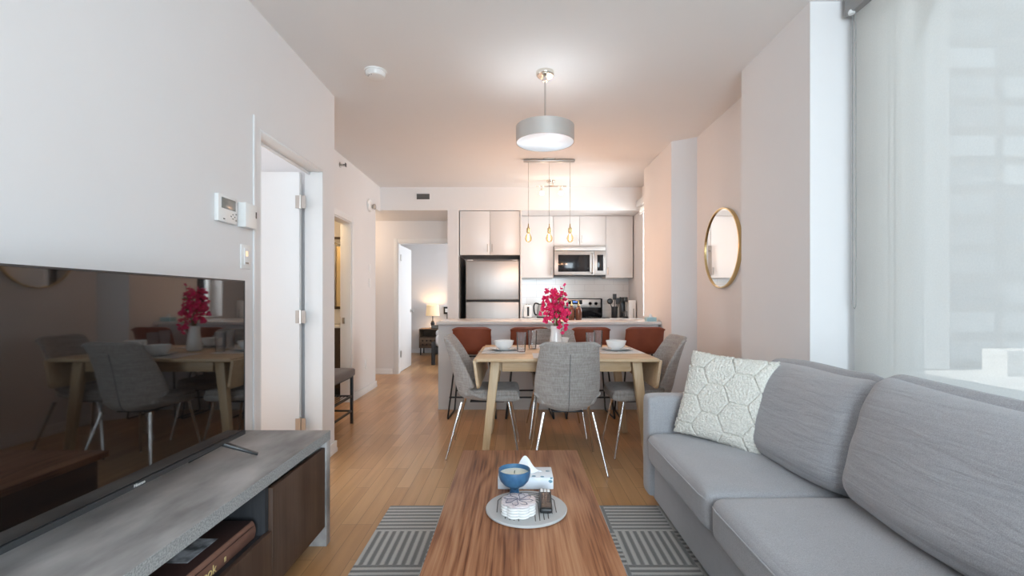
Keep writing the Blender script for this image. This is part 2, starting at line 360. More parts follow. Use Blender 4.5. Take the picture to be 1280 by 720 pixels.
    def gridsolid(s, P, th, flip=1):
        """a sheet of points with a thickness along its normals"""
        nu, nv = len(P), len(P[0]); Nn = []
        for i in range(nu):
            row = []
            for j in range(nv):
                a = P[min(i + 1, nu - 1)][j] - P[max(i - 1, 0)][j]; b = P[i][min(j + 1, nv - 1)] - P[i][max(j - 1, 0)]
                row.append(a.cross(b).normalized() * flip)
            Nn.append(row)
        t = (lambda i, j: th(i, j)) if callable(th) else (lambda i, j: th)
        A = [[s.bm.verts.new(P[i][j]) for j in range(nv)] for i in range(nu)]
        C = [[s.bm.verts.new(P[i][j] + Nn[i][j] * t(i, j)) for j in range(nv)] for i in range(nu)]
        for i in range(nu - 1):
            for j in range(nv - 1):
                s.bm.faces.new((A[i][j], A[i][j + 1], A[i + 1][j + 1], A[i + 1][j])); s.bm.faces.new((C[i][j], C[i + 1][j], C[i + 1][j + 1], C[i][j + 1]))
        for i in range(nu - 1):
            for j in (0, nv - 1): s.bm.faces.new((A[i][j], A[i + 1][j], C[i + 1][j], C[i][j]))
        for j in range(nv - 1):
            for i in (0, nu - 1): s.bm.faces.new((A[i][j], A[i][j + 1], C[i][j + 1], C[i][j]))
        bmesh.ops.recalc_face_normals(s.bm, faces=s.bm.faces); return s
    def build(s, name, m, parent=None, label=None, cat=None, group=None, kind=None, smooth=True, ang=35, sub=0, mx=None):
        if mx is not None: bmesh.ops.transform(s.bm, matrix=mx, verts=s.bm.verts)
        bmesh.ops.recalc_face_normals(s.bm, faces=s.bm.faces)
        if parent is not None: off = Vector(ORG[parent.name])
        elif kind == 'structure' : off = Vector((0, 0, 0))
        else:
            co = [v.co for v in s.bm.verts]
            lo = [min(c[k] for c in co) for k in range(3)]; hi = [max(c[k] for c in co) for k in range(3)]
            off = Vector(((lo[0] + hi[0]) / 2, (lo[1] + hi[1]) / 2, lo[2]))
        for v in s.bm.verts: v.co -= off
        me = bpy.data.meshes.new(name); s.bm.to_mesh(me); s.bm.free()
        me.materials.append(M[m] if isinstance(m, str) else m)
        if smooth:
            for p in me.polygons: p.use_smooth = True
            me.set_sharp_from_angle(angle=R(ang))
        o = bpy.data.objects.new(name, me); COL.objects.link(o)
        if parent is not None: o.parent = parent
        else: o.location = off
        ORG[o.name] = off
        if sub:
            md = o.modifiers.new('smooth', 'SUBSURF'); md.levels = sub; md.render_levels = sub
        return tag(o, label, cat, group, kind)
def tag(o, label=None, cat=None, group=None, kind=None):
    if label: o['label'] = label
    if cat: o['category'] = cat
    if group: o['group'] = group
    if kind: o['kind'] = kind
    return o
def thing(name, label, cat, loc=(0, 0, 0), rz=0, group=None, kind=None):
    o = bpy.data.objects.new(name, None); COL.objects.link(o); o.location = loc; o.rotation_euler = (0, 0, rz); o.empty_display_size = .1
    ORG[o.name] = Vector(loc)
    return tag(o, label, cat, group, kind)
def copy_tree(o, parent=None):
    c = o.copy(); COL.objects.link(c)
    if parent is not None: c.parent = parent
    for ch in list(o.children): copy_tree(ch, c)
    return c
def place(proto, loc, rz=0, label=None, first=[None]):
    o = copy_tree(proto); o.location = loc; o.rotation_euler = (0, 0, rz)
    if label: o['label'] = label
    return o
def cat_rom(pts, n):
    """n+1 points along a smooth curve through pts (tuples of any length)"""
    k = len(pts) - 1; out = []
    for i in range(n + 1):
        t = i / n * k; a = min(int(t), k - 1); f = t - a
        p = [pts[max(a - 1, 0)], pts[a], pts[a + 1], pts[min(a + 2, k)]]
        out.append(tuple(.5 * (2 * p[1][q] + (p[2][q] - p[0][q]) * f + (2 * p[0][q] - 5 * p[1][q] + 4 * p[2][q] - p[3][q]) * f * f + (3 * p[1][q] - p[0][q] - 3 * p[2][q] + p[3][q]) * f ** 3) for q in range(len(pts[0]))))
    return out
def bucket(mb, prof, th, nu=18, nv=30, power=2.6, flip=1, top=.045):
    """chair shell: prof rows (y, z, half width, wrap) from the seat front to the top of the back"""
    C = cat_rom(prof, nv); P = []
    for i, (y, z, hw, wr) in enumerate(C):
        a = C[max(i - 1, 0)]; b = C[min(i + 1, nv)]; t = Vector((0, b[0] - a[0], b[1] - a[1])).normalized(); nrm = Vector((0, t.z, -t.y))
        row = []
        for j in range(nu + 1):
            u = -1 + 2 * j / nu; f = abs(u) ** power
            row.append(Vector((u * hw * (1 - .08 * f), y, z - top * abs(u) ** 7 * max(0, (i / nv - .86) / .14) ** 1.5)) + nrm * (wr * f))
        P.append(row)
    mb.gridsolid(P, th, flip); return P
def text(name, body, size, loc, mx, m, parent, extrude=.0004):
    c = bpy.data.curves.new(name, 'FONT'); c.body = body; c.size = size; c.extrude = extrude; c.align_x = 'CENTER'; c.align_y = 'CENTER'
    t = bpy.data.objects.new(name, c); COL.objects.link(t)
    bpy.context.view_layer.update()
    me = bpy.data.meshes.new_from_object(t.evaluated_get(bpy.context.evaluated_depsgraph_get()))
    bpy.data.objects.remove(t); me.transform(Matrix.Translation(Vector(loc) - Vector(ORG[parent.name])) @ mx)
    me.materials.clear(); me.materials.append(M[m]); o = bpy.data.objects.new(name, me); COL.objects.link(o); o.parent = parent; ORG[o.name] = ORG[parent.name]
    return o
ROT_FACE_PX = Matrix(((0, 0, 1, 0), (1, 0, 0, 0), (0, 1, 0, 0), (0, 0, 0, 1)))   # lettering on a face that looks to +X, reading along +Y
ROT_FACE_NX = Matrix(((0, 0, -1, 0), (-1, 0, 0, 0), (0, 1, 0, 0), (0, 0, 0, 1)))
S = 'structure'

# ------------------------------------------------------------------ the room shell
def struct(name, m, boxes, label=None, cat=None, bev=0):
    mb = MB()
    for b in boxes: mb.box(*b, bev=bev)
    return mb.build(name, m, None, label, cat, kind=S)
CZ = 2.74
struct('floor', 'floor_wood', [(-4.2, 2.05, -2.3, 10.7, -.12, 0)], 'honey coloured narrow board wooden floor', 'floor')
struct('ceiling', 'ceiling', [(-2.6, 2.05, -2.3, 6.60, CZ, CZ + .25)], 'white living room ceiling', 'ceiling')
struct('wall_left', 'wall', [(-1.53, -1.40, -2.3, 2.58, 0, CZ), (-1.53, -1.40, 2.58, 3.43, 2.11, CZ), (-1.53, -1.40, 3.43, 3.64, 0, CZ), (-3.4, -1.53, 3.51, 3.64, 0, CZ)], 'white wall behind the television', 'wall')
struct('wall_side_room', 'wall', [(-3.5, -3.4, 1.2, 1.75, 0, 2.6), (-3.5, -3.4, 3.3, 3.64, 0, 2.6), (-3.5, -3.4, 1.75, 3.3, 0, .8), (-3.5, -3.4, 1.75, 3.3, 2.2, 2.6), (-3.4, -1.53, 1.2, 1.3, 0, 2.6), (-3.5, -1.53, 1.2, 3.51, 2.6, 2.7)], 'white walls of the room beyond the open door', 'wall')
struct('wall_hall', 'wall', [(-2.01, -1.89, 3.64, 4.55, 0, CZ), (-2.01, -1.89, 4.55, 5.41, 2.06, CZ), (-2.01, -1.89, 5.41, 6.35, 0, CZ), (-2.01, -1.89, 6.35, 6.57, 2.42, CZ), (-3.2, -2.01, 6.23, 6.35, 0, 2.42)], 'white wall with the bathroom doorway', 'wall')
struct('wall_hall_end', 'wall', [(-3.2, -1.87, 7.46, 7.58, 0, 2.42), (-1.87, -1.06, 7.46, 7.58, 2.08, 2.42), (-1.06, -.78, 7.46, 7.58, 0, 2.42), (-3.3, -3.2, 6.2, 7.58, 0, 2.42)], 'beige wall at the end of the hallway', 'wall')
struct('ceiling_hall', 'ceiling', [(-3.3, -.78, 6.57, 7.58, 2.42, 2.8), (-3.3, -2.01, 6.2, 6.57, 2.42, 2.8), (-2.01, -1.89, 6.35, 6.57, 2.40, 2.42)], 'low ceiling of the hallway', 'ceiling')
struct('wall_bathroom', 'wall', [(-3.2, -2.01, 3.64, 3.7, 0, 2.5), (-3.3, -3.2, 3.64, 6.3, 0, 2.5), (-3.3, -2.01, 3.64, 6.3, 2.5, 2.6)], 'bathroom walls', 'wall')
struct('beam_kitchen', 'ceiling', [(-.78, 1.75, 6.57, 7.46, 2.42, CZ + .25)], 'white bulkhead above the kitchen cabinets', 'bulkhead')
struct('wall_partition', 'wall', [(-.95, -.80, 6.55, 7.46, 0, 2.42)], 'white partition end beside the refrigerator', 'wall')
struct('wall_kitchen', 'wall', [(-.80, 2.05, 7.35, 7.46, 0, 2.42)], 'kitchen back wall', 'wall')
struct('wall_bedroom', 'wall', [(-4.2, 1.9, 10.46, 10.6, 0, 2.7), (-4.3, -4.2, 7.5, 10.6, 0, 2.7), (1.5, 1.6, 7.46, 8.2, 0, 2.7), (1.5, 1.6, 9.8, 10.6, 0, 2.7), (1.5, 1.6, 8.2, 9.8, 0, .8), (1.5, 1.6, 8.2, 9.8, 2.3, 2.7), (-4.2, 1.9, 7.46, 10.6, 2.7, 2.8), (-4.2, -3.2, 7.46, 7.58, 0, 2.7), (-3.2, 1.5, 7.46, 7.58, 2.43, 2.7)], 'white bedroom walls beyond the hallway', 'wall')
# right side, from the photographer towards the kitchen
struct('wall_right', 'wall', [(1.75, 2.05, -2.3, -.70, 0, CZ), (1.75, 2.05, -.70, 2.47, 2.69, CZ), (1.75, 2.05, -.70, 2.47, 0, .06), (1.547, 2.05, 2.483, 3.24, 0, CZ), (1.745, 2.05, 3.24, 4.6, 0, CZ)], 'white wall between the large window and the mirror', 'wall')
MB().prism([(1.745, 4.55), (1.54, 4.68), (1.54, 5.68), (2.05, 5.68), (2.05, 4.55)], 0, CZ).build('wall_column', 'wall', None, 'white column beside the kitchen island', 'wall', kind=S)
struct('wall_kitchen_right', 'wall', [(1.75, 2.05, 5.68, 5.80, 0, CZ), (1.75, 2.05, 6.5, 7.46, 0, CZ), (1.75, 2.05, 5.80, 6.5, 0, .95), (1.75, 2.05, 5.80, 6.5, 2.40, CZ)], 'kitchen side wall with a narrow window', 'wall')
struct('wall_back', 'wall', [(-1.6, -.2, -2.3, -2.15, 0, CZ), (1.7, 2.05, -2.3, -2.15, 0, CZ), (-.2, 1.7, -2.3, -2.15, 2.6, CZ), (-.2, 1.7, -2.3, -2.15, 0, .3)], 'wall behind the photographer', 'wall')
# unseen mass added above the flat to keep out sun and shade the terrace
struct('sun_block', 'render_grey', [(-5, 2.05, -2.6, 11, CZ + .25, 4.9)], 'unseen block added above the flat to shade the terrace', 'building')
# windows
def window(name, x0, x1, y0, y1, z0, z1, axis, posts, label):
    t = MB(); f = .05
    if axis == 'x':
        xs = (x0, x1)
        t.box(x0, x1, y0, y1, z0, z0 + f).box(x0, x1, y0, y1, z1 - f, z1)
        for p in posts: t.box(x0, x1, p - f / 2, p + f / 2, z0, z1)
        g = ((x0 + x1) / 2 - .004, (x0 + x1) / 2 + .004, y0, y1, z0, z1)
    else:
        t.box(x0, x1, y0, y1, z0, z0 + f).box(x0, x1, y0, y1, z1 - f, z1)
        for p in posts: t.box(p - f / 2, p + f / 2, y0, y1, z0, z1)
        g = (x0, x1, (y0 + y1) / 2 - .004, (y0 + y1) / 2 + .004, z0, z1)
    r = thing(name, label, 'window', (0, 0, 0), kind=S)
    t.build('frame', 'trim', r); MB().box(*g).build('pane', 'window_glass', r, 'clear glass pane')
window('window_1', 1.88, 1.99, -.70, 2.47, .06, 2.69, 'x', (-.675, .60, 2.325, 2.36, 2.40, 2.445), 'floor to ceiling window behind the sofa')
window('window_2', 1.90, 1.96, 5.80, 6.5, .95, 2.40, 'x', (5.825, 6.475), 'narrow kitchen window at the far right')
window('added_window', -.2, 1.7, -2.26, -2.20, .3, 2.6, 'y', (-.175, .75, 1.675), 'unseen window added behind the camera to light the room')  # invented opening, there only to let more light into the room
# outside, as far as the blind lets it through
struct('terrace', 'terrace', [(2.06, 24, -6, 30, -.15, -.02)], 'terrace outside the window', 'terrace')
struct('exterior_wall', 'render_grey', [(2.06, 7.35, 8.0, 8.4, 0, 14)], 'plain rendered wall outside', 'wall')
struct('exterior_facade', 'facade', [(7.45, 13.2, 8.35, 16, 0, 11.5)], 'pale office block with a grid of windows outside', 'building')
struct('exterior_planter', 'terrace', [(7.6, 8.8, 7.3, 7.7, -.02, .38)], 'pale planter box on the terrace', 'planter')

# baseboards
def base(name, segs):
    mb = MB()
    for x0, x1, y0, y1 in segs:
        mb.box(x0, x1, y0, y1, 0, .085, .003)
        mb.box(x0 - .004, x1 + .004, y0 - .004, y1 + .004, 0, .03, .002)
    mb.build(name, 'trim', None, 'white baseboard', 'baseboard', kind=S)
base('baseboard_left', [(-1.40, -1.385, 3.49, 3.655), (-1.40, -1.385, -2.1, 2.52), (-1.88, -1.40, 3.64, 3.655)])
base('baseboard_hall', [(-1.89, -1.875, 5.48, 6.365), (-1.89, -1.875, 3.66, 4.48), (-1.98, -1.89, 6.35, 6.365)])
base('baseboard_hall_end', [(-3.1, -1.95, 7.445, 7.46)])
base('baseboard_bedroom', [(-4.1, 1.4, 10.445, 10.46)])
base('baseboard_right', [(1.73, 1.745, 3.25, 4.55), (1.532, 1.547, 2.49, 3.23), (1.547, 1.745, 3.24, 3.255)])
# door casings and the doors
def casing(name, bxs, label): 
    mb = MB()
    for b in bxs: mb.box(*b, bev=.003)
    mb.build(name, 'trim', None, label, 'door trim', kind=S)
casing('trim_1', [(-1.40, -1.391, 2.508, 2.526, 0, 2.157)], 'slim white upright bead beside the left doorway')
casing('trim_2', [(-1.53, -1.40, 3.415, 3.43, 0, 2.11), (-1.53, -1.40, 2.58, 2.595, 0, 2.11), (-1.53, -1.40, 2.595, 3.415, 2.095, 2.11), (-1.50, -1.49, 2.595, 3.415, 2.075, 2.095)], 'white door jamb in the left doorway')
casing('trim_3', [(-1.89, -1.877, 5.41, 5.475, 0, 2.125), (-1.89, -1.877, 4.485, 4.55, 0, 2.125), (-1.89, -1.877, 4.55, 5.41, 2.06, 2.125), (-2.01, -1.89, 5.395, 5.41, 0, 2.06), (-2.01, -1.89, 4.55, 5.395, 2.045, 2.06)], 'white casing around the bathroom doorway')
casing('trim_4', [(-1.93, -1.87, 7.447, 7.46, 0, 2.14), (-1.87, -1.06, 7.447, 7.46, 2.08, 2.14), (-1.06, -1.0, 7.447, 7.46, 0, 2.14), (-1.87, -1.855, 7.46, 7.58, 0, 2.08), (-1.855, -1.06, 7.46, 7.58, 2.065, 2.08)], 'white casing around the bedroom doorway')
def hinge(parent, c, ax):
    x, y, z = c; mb = MB()
    mb.tube([(x, y, z - .05), (x, y, z + .05)], .007, 10)
    for k in (-1, 1): mb.lathe([(0, k * .052), (.009, k * .052), (.009, k * .047), (0, k * .047)], (x, y, z), 10)
    if ax == 'x': mb.box(x + .004, x + .036, y - .001, y + .003, z - .045, z + .045); mb.box(x - .034, x - .004, y - .006, y - .001, z - .045, z + .045)
    else: mb.box(x - .002, x + .004, y - .034, y - .004, z - .045, z + .045); mb.box(x - .002, x + .004, y + .004, y + .034, z - .045, z + .045)
    mb.build('hinge', 'nickel', parent)
d = thing('door_1', 'white door standing open in the left doorway', 'door', (0, 0, 0), kind=S)
p = MB().box(-2.36, -1.548, 3.372, 3.412, .012, 2.085, .002).build('panel', 'door_paint', d)
for z in (.28, 1.05, 1.87): hinge(d, (-1.538, 3.368, z), 'x')
MB().lathe([(0, -.055), (.026, -.055), (.03, -.04), (.018, -.022), (.012, -.02), (.012, -.004), (.03, -.004), (.03, 0), (0, 0)], (-2.29, 3.372, 1.0), 20, 'Y').build('knob', 'nickel', d)
d = thing('door_2', 'white bedroom door standing open at the end of the hallway', 'door', (0, 0, 0), kind=S)
MB().box(-1.90, -1.862, 7.60, 8.40, .012, 2.055, .002).build('panel', 'door_paint', d)
for z in (.30, 1.85): hinge(d, (-1.850, 7.592, z), 'y')
MB().lathe([(0, 0), (.03, 0), (.03, .006), (.012, .008), (.012, .03), (.027, .04), (.027, .055), (0, .062)], (-1.862, 8.33, .98), 20, 'X').build('knob', 'nickel', d)
# bathroom strike plate
MB().box(-1.985, -1.955, 5.388, 5.395, .90, .97, .001).build('strike_plate', 'nickel', None, 'metal latch plate on the bathroom door jamb', 'latch plate')

# ------------------------------------------------------------------ sofa
SX0, SX1, SY0, SY1 = .745, 1.50, .70, 2.755
t = thing('sofa', 'light grey fabric two seat sofa along the window', 'sofa', (1.12, 1.73, 0))
MB().soft((.70, SY1 - SY0 - .10, .215), .02, n=8, mx=Matrix.Translation((1.12, (SY0 + SY1) / 2, .1625))).build('base', 'sofa_fabric', t)
for y in (SY1 - .068, SY0 + .068):
    MB().soft((.76, .135, .565), .032, (0, .008, .004), 12, Matrix.Translation((1.115, y, .3525))).build('arm', 'sofa_fabric', t, sub=1)
MB().soft((.16, SY1 - SY0 - .28, .62), .05, (0, 0, 0), 10, Matrix.Translation((1.425, (SY0 + SY1) / 2, .40))).build('back', 'sofa_fabric', t)
for x in (.83, 1.42):
    for y in (SY0 + .08, SY1 - .08): MB().bar((x, y, .072), (x, y, .0 if y > 2.68 or x > 1.1 else .013), .05, .05, .04, .04, .003).build('foot', 'black_metal', t)
ya, yb, yc = .84, 1.772, 2.612
for y0, y1 in ((yb, yc), (ya, yb)):
    cx, cy = (SX0 - .025 + 1.30) / 2, (y0 + y1) / 2
    sz = (1.30 - SX0 + .025, y1 - y0 - .008, .165)
    c = MB().soft(sz, .045, (.006, .002, .018), 18, Matrix.Translation((cx, cy, .357)), .006, 3).build('seat_cushion', 'sofa_fabric', t, sub=1)
    zt = .395; x = SX0 - .029
    MB().tube([(x + .010, y0 + .03, zt + .012), (x + .0, y0 + .08, zt + .013), (x - .003, cy, zt + .014), (x + .0, y1 - .08, zt + .013), (x + .010, y1 - .03, zt + .012)], .0032, 8).build('piping', 'sofa_fabric', c)
def back_cushion(y0, y1, dz, lean, slump):
    w_, h_, d_ = y1 - y0, .475, .20
    def fn(p, c):
        # crown sags between the corners, the lower half is fuller, far corner slumps
        p.z += -.018 * (1 - abs(c.y) ** 2) * max(0, c.z) + slump * max(0, c.z) * max(0, c.y) ** 2
        p.x += -.035 * max(0, -c.z) * (1 - c.y ** 2) * (1 if c.x < 0 else 0)
        p.y *= 1 + .0 * c.z
        p += Vector((1, 0, 0)) * (.006 * noise.noise(Vector((p.y * 3, p.z * 16 + p.y * 5, 2.3 + dz * 9))) * (1 - c.z * .3))
        p.x *= 1 - .66 * max(0, c.z) ** 3
        return p
    mx = Matrix.Translation((1.292, (y0 + y1) / 2, .668 + dz)) @ Matrix.Rotation(lean, 4, 'Y')
    c = MB().soft((d_, w_, h_), .068, (.035, .0, .012), 22, mx, .012, 3.2, fn).build('back_cushion', 'sofa_back_fabric', t, sub=1)
    pts = []
    for u in range(33):
        y = -w_ / 2 + w_ * u / 32; cyy = max(-1, min(1, y / (w_ / 2)))
        pts.append(mx @ Vector((-.004, y * .955, h_ / 2 - .002 - .018 * (1 - cyy ** 2) - (.055 * max(0, abs(cyy) - .86) / .14 if abs(cyy) > .86 else 0) + slump * max(0, cyy) ** 2)))
    MB().tube(pts, .003, 6).build('piping', 'sofa_fabric', c)
back_cushion(1.705, 2.475, 0, R(17), -.04)
back_cushion(.80, 1.70, .012, R(16), .0)

# shaggy throw pillow in the far corner
def pillow():
    n, w2 = 170, .229; b = bmesh.new()
    def hexd(x, y, s=.150):
        # distance to the nearest edge of a honeycomb
        q = (2 / 3 * x) / s * 1.732; r = (-x / 3 * 1.732 + y) / s * 1.0
        best = []
        for i in range(-4, 5):
            for j in range(-4, 5):
                cx = i * s * .866; cy = j * s + (i % 2) * s / 2
                best.append((x - cx) ** 2 + (y - cy) ** 2)
        best.sort(); return (math.sqrt(best[1]) - math.sqrt(best[0])) / 2
    for side in (1, -1):
        G = []
        for i in range(n + 1):
            row = []
            for j in range(n + 1):
                u, v = -1 + 2 * i / n, -1 + 2 * j / n
                k = 1 - .045 * (1 - abs(v) ** 2) * abs(u) ** 3; k2 = 1 - .045 * (1 - abs(u) ** 2) * abs(v) ** 3
                x, y = u * w2 * k, v * w2 * k2
                th = .058 * ((1 - u ** 4) * (1 - v ** 4)) ** .55 + .006
                g = 0
                if side == 1:
                    e = hexd(x + .03, y + .02); g = -.012 * math.exp(-(e / .0036) ** 2)
                z = th + g + .0062 * (.6 * noise.noise(Vector((x * 90, y * 90, 1 + side))) + noise.noise(Vector((x * 210, y * 210, 5))))
                f = 1 + .03 * noise.noise(Vector((u * 24, v * 24, 3))) * (abs(u) > .97 or abs(v) > .97)
                row.append(b.verts.new((x * f, y * f, side * z)))
            G.append(row)
        for i in range(n):
            for j in range(n):
                q = (G[i][j], G[i + 1][j], G[i + 1][j + 1], G[i][j + 1]); b.faces.new(q if side > 0 else q[::-1])
        if side == 1: G1 = G
    for i in range(n):
        for (A, C) in (((i, 0), (i + 1, 0)), ((i, n), (i + 1, n)), ((0, i), (0, i + 1)), ((n, i), (n, i + 1))):
            b.faces.new((G1[A[0]][A[1]], G1[C[0]][C[1]], G[C[0]][C[1]], G[A[0]][A[1]]))
    return b
right = Vector((.30, -.38, -.02)).normalized(); lean_v = Vector((.8, .6, 0)); tilt = R(21)
upv = Vector((0, 0, 1)) * math.cos(tilt) + lean_v * math.sin(tilt); upv = (upv - right * upv.dot(right)).normalized(); nv = right.cross(upv)
if nv.y > 0: nv = -nv
org = Vector((.995, 2.372, .452)) + upv * .228
mx = Matrix((( right.x, upv.x, nv.x, org.x), (right.y, upv.y, nv.y, org.y), (right.z, upv.z, nv.z, org.z), (0, 0, 0, 1)))
MB().merge(pillow(), mx).build('throw_pillow', 'shag', None, 'cream shaggy square pillow with a honeycomb pattern on the sofa', 'pillow', ang=180)

# ------------------------------------------------------------------ rug and coffee table
MB().soft((1.8, 1.8, .012), .005, n=4, mx=Matrix.Translation((.19, 1.765, .006))).build('rug', 'rug', None, 'grey rug of striped blocks under the coffee table', 'rug')
t = thing('coffee_table', 'walnut brown rectangular coffee table on the grey rug', 'coffee table', (.02, 1.66, .012))
MB().box(-.264, .304, 1.02, 2.36, .388, .42, .003).build('tabletop', 'walnut', t)
MB().box(-.235, .275, 1.05, 2.33, .07, .388, .003).build('body', 'walnut_dark', t)
MB().box(-.20, .24, 1.09, 2.29, .0125, .07, .002).build('plinth', 'black_metal', t)
ZT = .4205
# tray with arc grooves
t = thing('tray', 'round pale grey tray with curved stripes on the coffee table', 'tray', (.037, 1.686, ZT))
MB().lathe([(0, 0), (.138, 0), (.144, .003), (.145, .008), (.142, .011), (0, .011)], (.037, 1.686, ZT), 64).build('plate', 'trayg', t)
def arc(c, r, a0, a1, wd):
    mb = MB(); n = 28; pts = [Vector((c[0] + r * math.cos(a0 + (a1 - a0) * k / n), c[1] + r * math.sin(a0 + (a1 - a0) * k / n), ZT + .0112)) for k in range(n + 1)]
    mb.tube(pts, wd, 6); return mb
sm = MB()
for r in (.03, .046, .062, .078, .094, .110):
    b = arc((.037, 1.70), r, R(20), R(160), .0016).bm; sm.merge(b)
    for q in (20, 160):
        px = .037 + r * math.cos(R(q)); py = 1.70 + r * math.sin(R(q)); yl = 1.686 - math.sqrt(max(0, .126 ** 2 - (px - .037) ** 2)) * (.62 if r > .09 else .9)
        sm.tube([(px, py, ZT + .0112), (px, yl, ZT + .0112)], .0016, 6)
sm.build('stripes', 'tray_line', t, 'dark curved stripes')
ZC = ZT + .0112
t = thing('candle', 'blue footed bowl candle on the round tray', 'candle', (-.006, 1.775, ZC))
MB().lathe([(0, 0), (.026, 0), (.027, .004), (.019, .008), (.0175, .018), (.0165, .032), (.022, .037), (.040, .047), (.053, .062), (.0592, .080), (.0605, .097), (.0595, .103), (.057, .103), (.0565, .098), (.055, .084), (.050, .080), (0, .080)], (-.006, 1.775, ZC), 48).build('bowl', 'blue_glaze', t)
MB().lathe([(0, .078), (.0545, .078), (.0555, .0875), (.05, .0865), (.02, .086), (0, .0862)], (-.006, 1.775, ZC), 40).build('wax', 'wax', t)
MB().tube([(-.006, 1.775, ZC + .085), (-.0055, 1.775, ZC + .093), (-.004, 1.7745, ZC + .0975)], .0014, 8).build('wick', 'dark_plastic', t)
# scalloped coasters
for k in range(5):
    lab = ['white scalloped coaster at the bottom of the stack on the tray', 'white scalloped coaster second from the bottom of the stack on the tray', 'white scalloped coaster in the middle of the stack on the tray', 'white scalloped coaster second from the top of the stack on the tray', 'pink and white scalloped flower coaster on top of the stack on the tray'][k]
    z = ZC + k * .0093; c = (.008 + .0008 * math.sin(k * 2.1), 1.640, z); sc = lambda a: .90 + .125 * abs(math.sin(4 * a)) ** .8
    prof = [(0, 0), (.054, 0), (.060, .0025), (.0615, .005), (.0595, .0072), (.053, .0088), (0, .0088)]
    if k < 4: MB().lathe(prof, c, 96, scal=sc).build('coaster', 'porcelain', None, lab, 'coaster', 'scalloped coasters in a stack')
    else:
        tt = thing('coaster', lab, 'coaster', c, group='scalloped coasters in a stack')
        MB().lathe(prof, c, 96, scal=sc).build('disc', 'coaster_top', tt)
        vm = MB()
        for q in range(8):
            a = q * PI / 4 + .2; ca, sa = math.cos(a), math.sin(a); pts = []
            for s_ in range(9):
                f = s_ / 8; r_ = .004 + .049 * f; a2 = a + .55 * math.sin(f * 2.4); pts.append((c[0] + r_ * math.cos(a2), c[1] + r_ * math.sin(a2), c[2] + .0089))
            vm.tube(pts, .0011, 6)
        for q in range(8):
            a = q * PI / 4 + .5; pts = []
            for s_ in range(7):
                b_ = -1 + s_ / 3; r_ = .037 + .012 * (1 - b_ * b_); a2 = a + b_ * .32; pts.append((c[0] + r_ * math.cos(a2), c[1] + r_ * math.sin(a2), c[2] + .0089))
            vm.tube(pts, .0008, 5)
        vm.build('petal_lines', 'coaster_line', tt, 'dark petal outlines')
# remote control
t = thing('remote_control', 'black remote control with three white buttons on the tray', 'remote control', (.107, 1.715, ZC))
mx = Matrix.Translation((.107, 1.715, ZC)) @ Matrix.Rotation(R(-2), 4, 'Z') @ Matrix.Rotation(R(.8), 4, 'X')
MB().soft((.045, .175, .018), .007, (0, 0, .001), 10, mx @ Matrix.Translation((0, 0, .0105))).build('body', 'dark_plastic', t)
for k in (-1, 0, 1): MB().box(k * .0128 - .0052, k * .0128 + .0052, .050, .078, .0195, .0218, .0015, mx=mx).build('button', 'porcelain', t, 'white button')
for i in range(3):
    for j in range(6): MB().box((i - 1) * .0125 - .0042, (i - 1) * .0125 + .0042, .033 - j * .0145 - .0035, .033 - j * .0145 + .0035, .0195, .0213, .0012, mx=mx).build('button', 'remote_key', t)
# tissue box
t = thing('tissue_box', 'white and blue patterned tissue box with a tissue standing out on the coffee table', 'tissue box', (.038, 1.925, ZT))
MB().box(-.072, .148, 1.868, 1.99, ZT, ZT + .046, .002).build('carton', 'tissue_print', t)
P = []
for i in range(13):
    row = []
    for j in range(11):
        u, v = i / 12, j / 10
        x = .018 + .088 * u; y = 1.93 + .012 * math.sin(u * 9) * (1 - v) + .018 * (v - .3) * math.sin(u * 3)
        hgt = .062 * (math.exp(-((u - .30) / .30) ** 2)) + .004
        row.append(Vector((x - .012 * v * (1 - u), y, ZT + .046 + hgt * v)))
    P.append(row)
MB().gridsolid(P, .002).build('tissue', 'paper', t, 'white tissue', sub=1)

# ------------------------------------------------------------------ media console and television
t = thing('tv_stand', 'grey concrete topped media console with dark wood fronts', 'tv stand', (-1.12, 1.3, 0))
MB().box(-1.36, -.900, .16, 2.286, .495, .54, .0015).build('top', 'concrete', t)
MB().box(-.8998, -.8985, .16, 2.286, .4965, .5385).build('top_edge', 'concrete_edge', t, 'speckled grey front edge')
MB().box(-1.36, -.900, 2.240, 2.286, 0, .495, .0015).build('end_panel', 'concrete', t); MB().box(-1.36, -.900, .16, .206, 0, .495, .0015).build('end_panel', 'concrete', t)
MB().box(-1.36, -1.345, .206, 2.240, .10, .495).build('back_panel', 'stand_dark', t)
MB().box(-1.345, -.925, .206, 2.240, .092, .108).build('bottom_panel', 'stand_dark', t)
for y in (1.738, .70): MB().box(-1.345, -.918, y - .011, y + .011, .108, .495).build('divider', 'stand_dark', t)
MB().box(-1.345, -.925, .711, 1.727, .292, .308).build('shelf', 'stand_dark', t)
for y0, y1 in ((1.752, 2.232), (.214, .694)): MB().box(-.922, -.903, y0, y1, .097, .472, .0015).build('door', 'stand_wood', t)
MB().box(-.922, -.903, .708, 1.746, .097, .316, .0015).build('drawer', 'stand_wood', t)
t = thing('book', 'large brown leather bound book lying in the media console', 'book', (-1.05, 1.5, .308))
by0, by1, bz = 1.30, 1.690, .3085
MB().box(-1.215, -.945, by0, by1, bz, bz + .006, .002).box(-1.215, -.945, by0, by1, bz + .066, bz + .072, .002).build('cover', 'book_dark', t)
MB().box(-1.205, -.957, by0 + .008, by1 - .008, bz + .006, bz + .066).build('pages', 'book_pages', t)
P = []
for i in range(13):
    a = -PI / 2 + PI * i / 12
    P.append([Vector((-.950 + .018 * math.cos(a), y, bz + .036 + .036 * math.sin(a))) for y in (by0, (by0 + by1) / 2, by1)])
sp = MB().gridsolid(P, .004).build('spine', 'book_brown', t, 'tan leather spine')
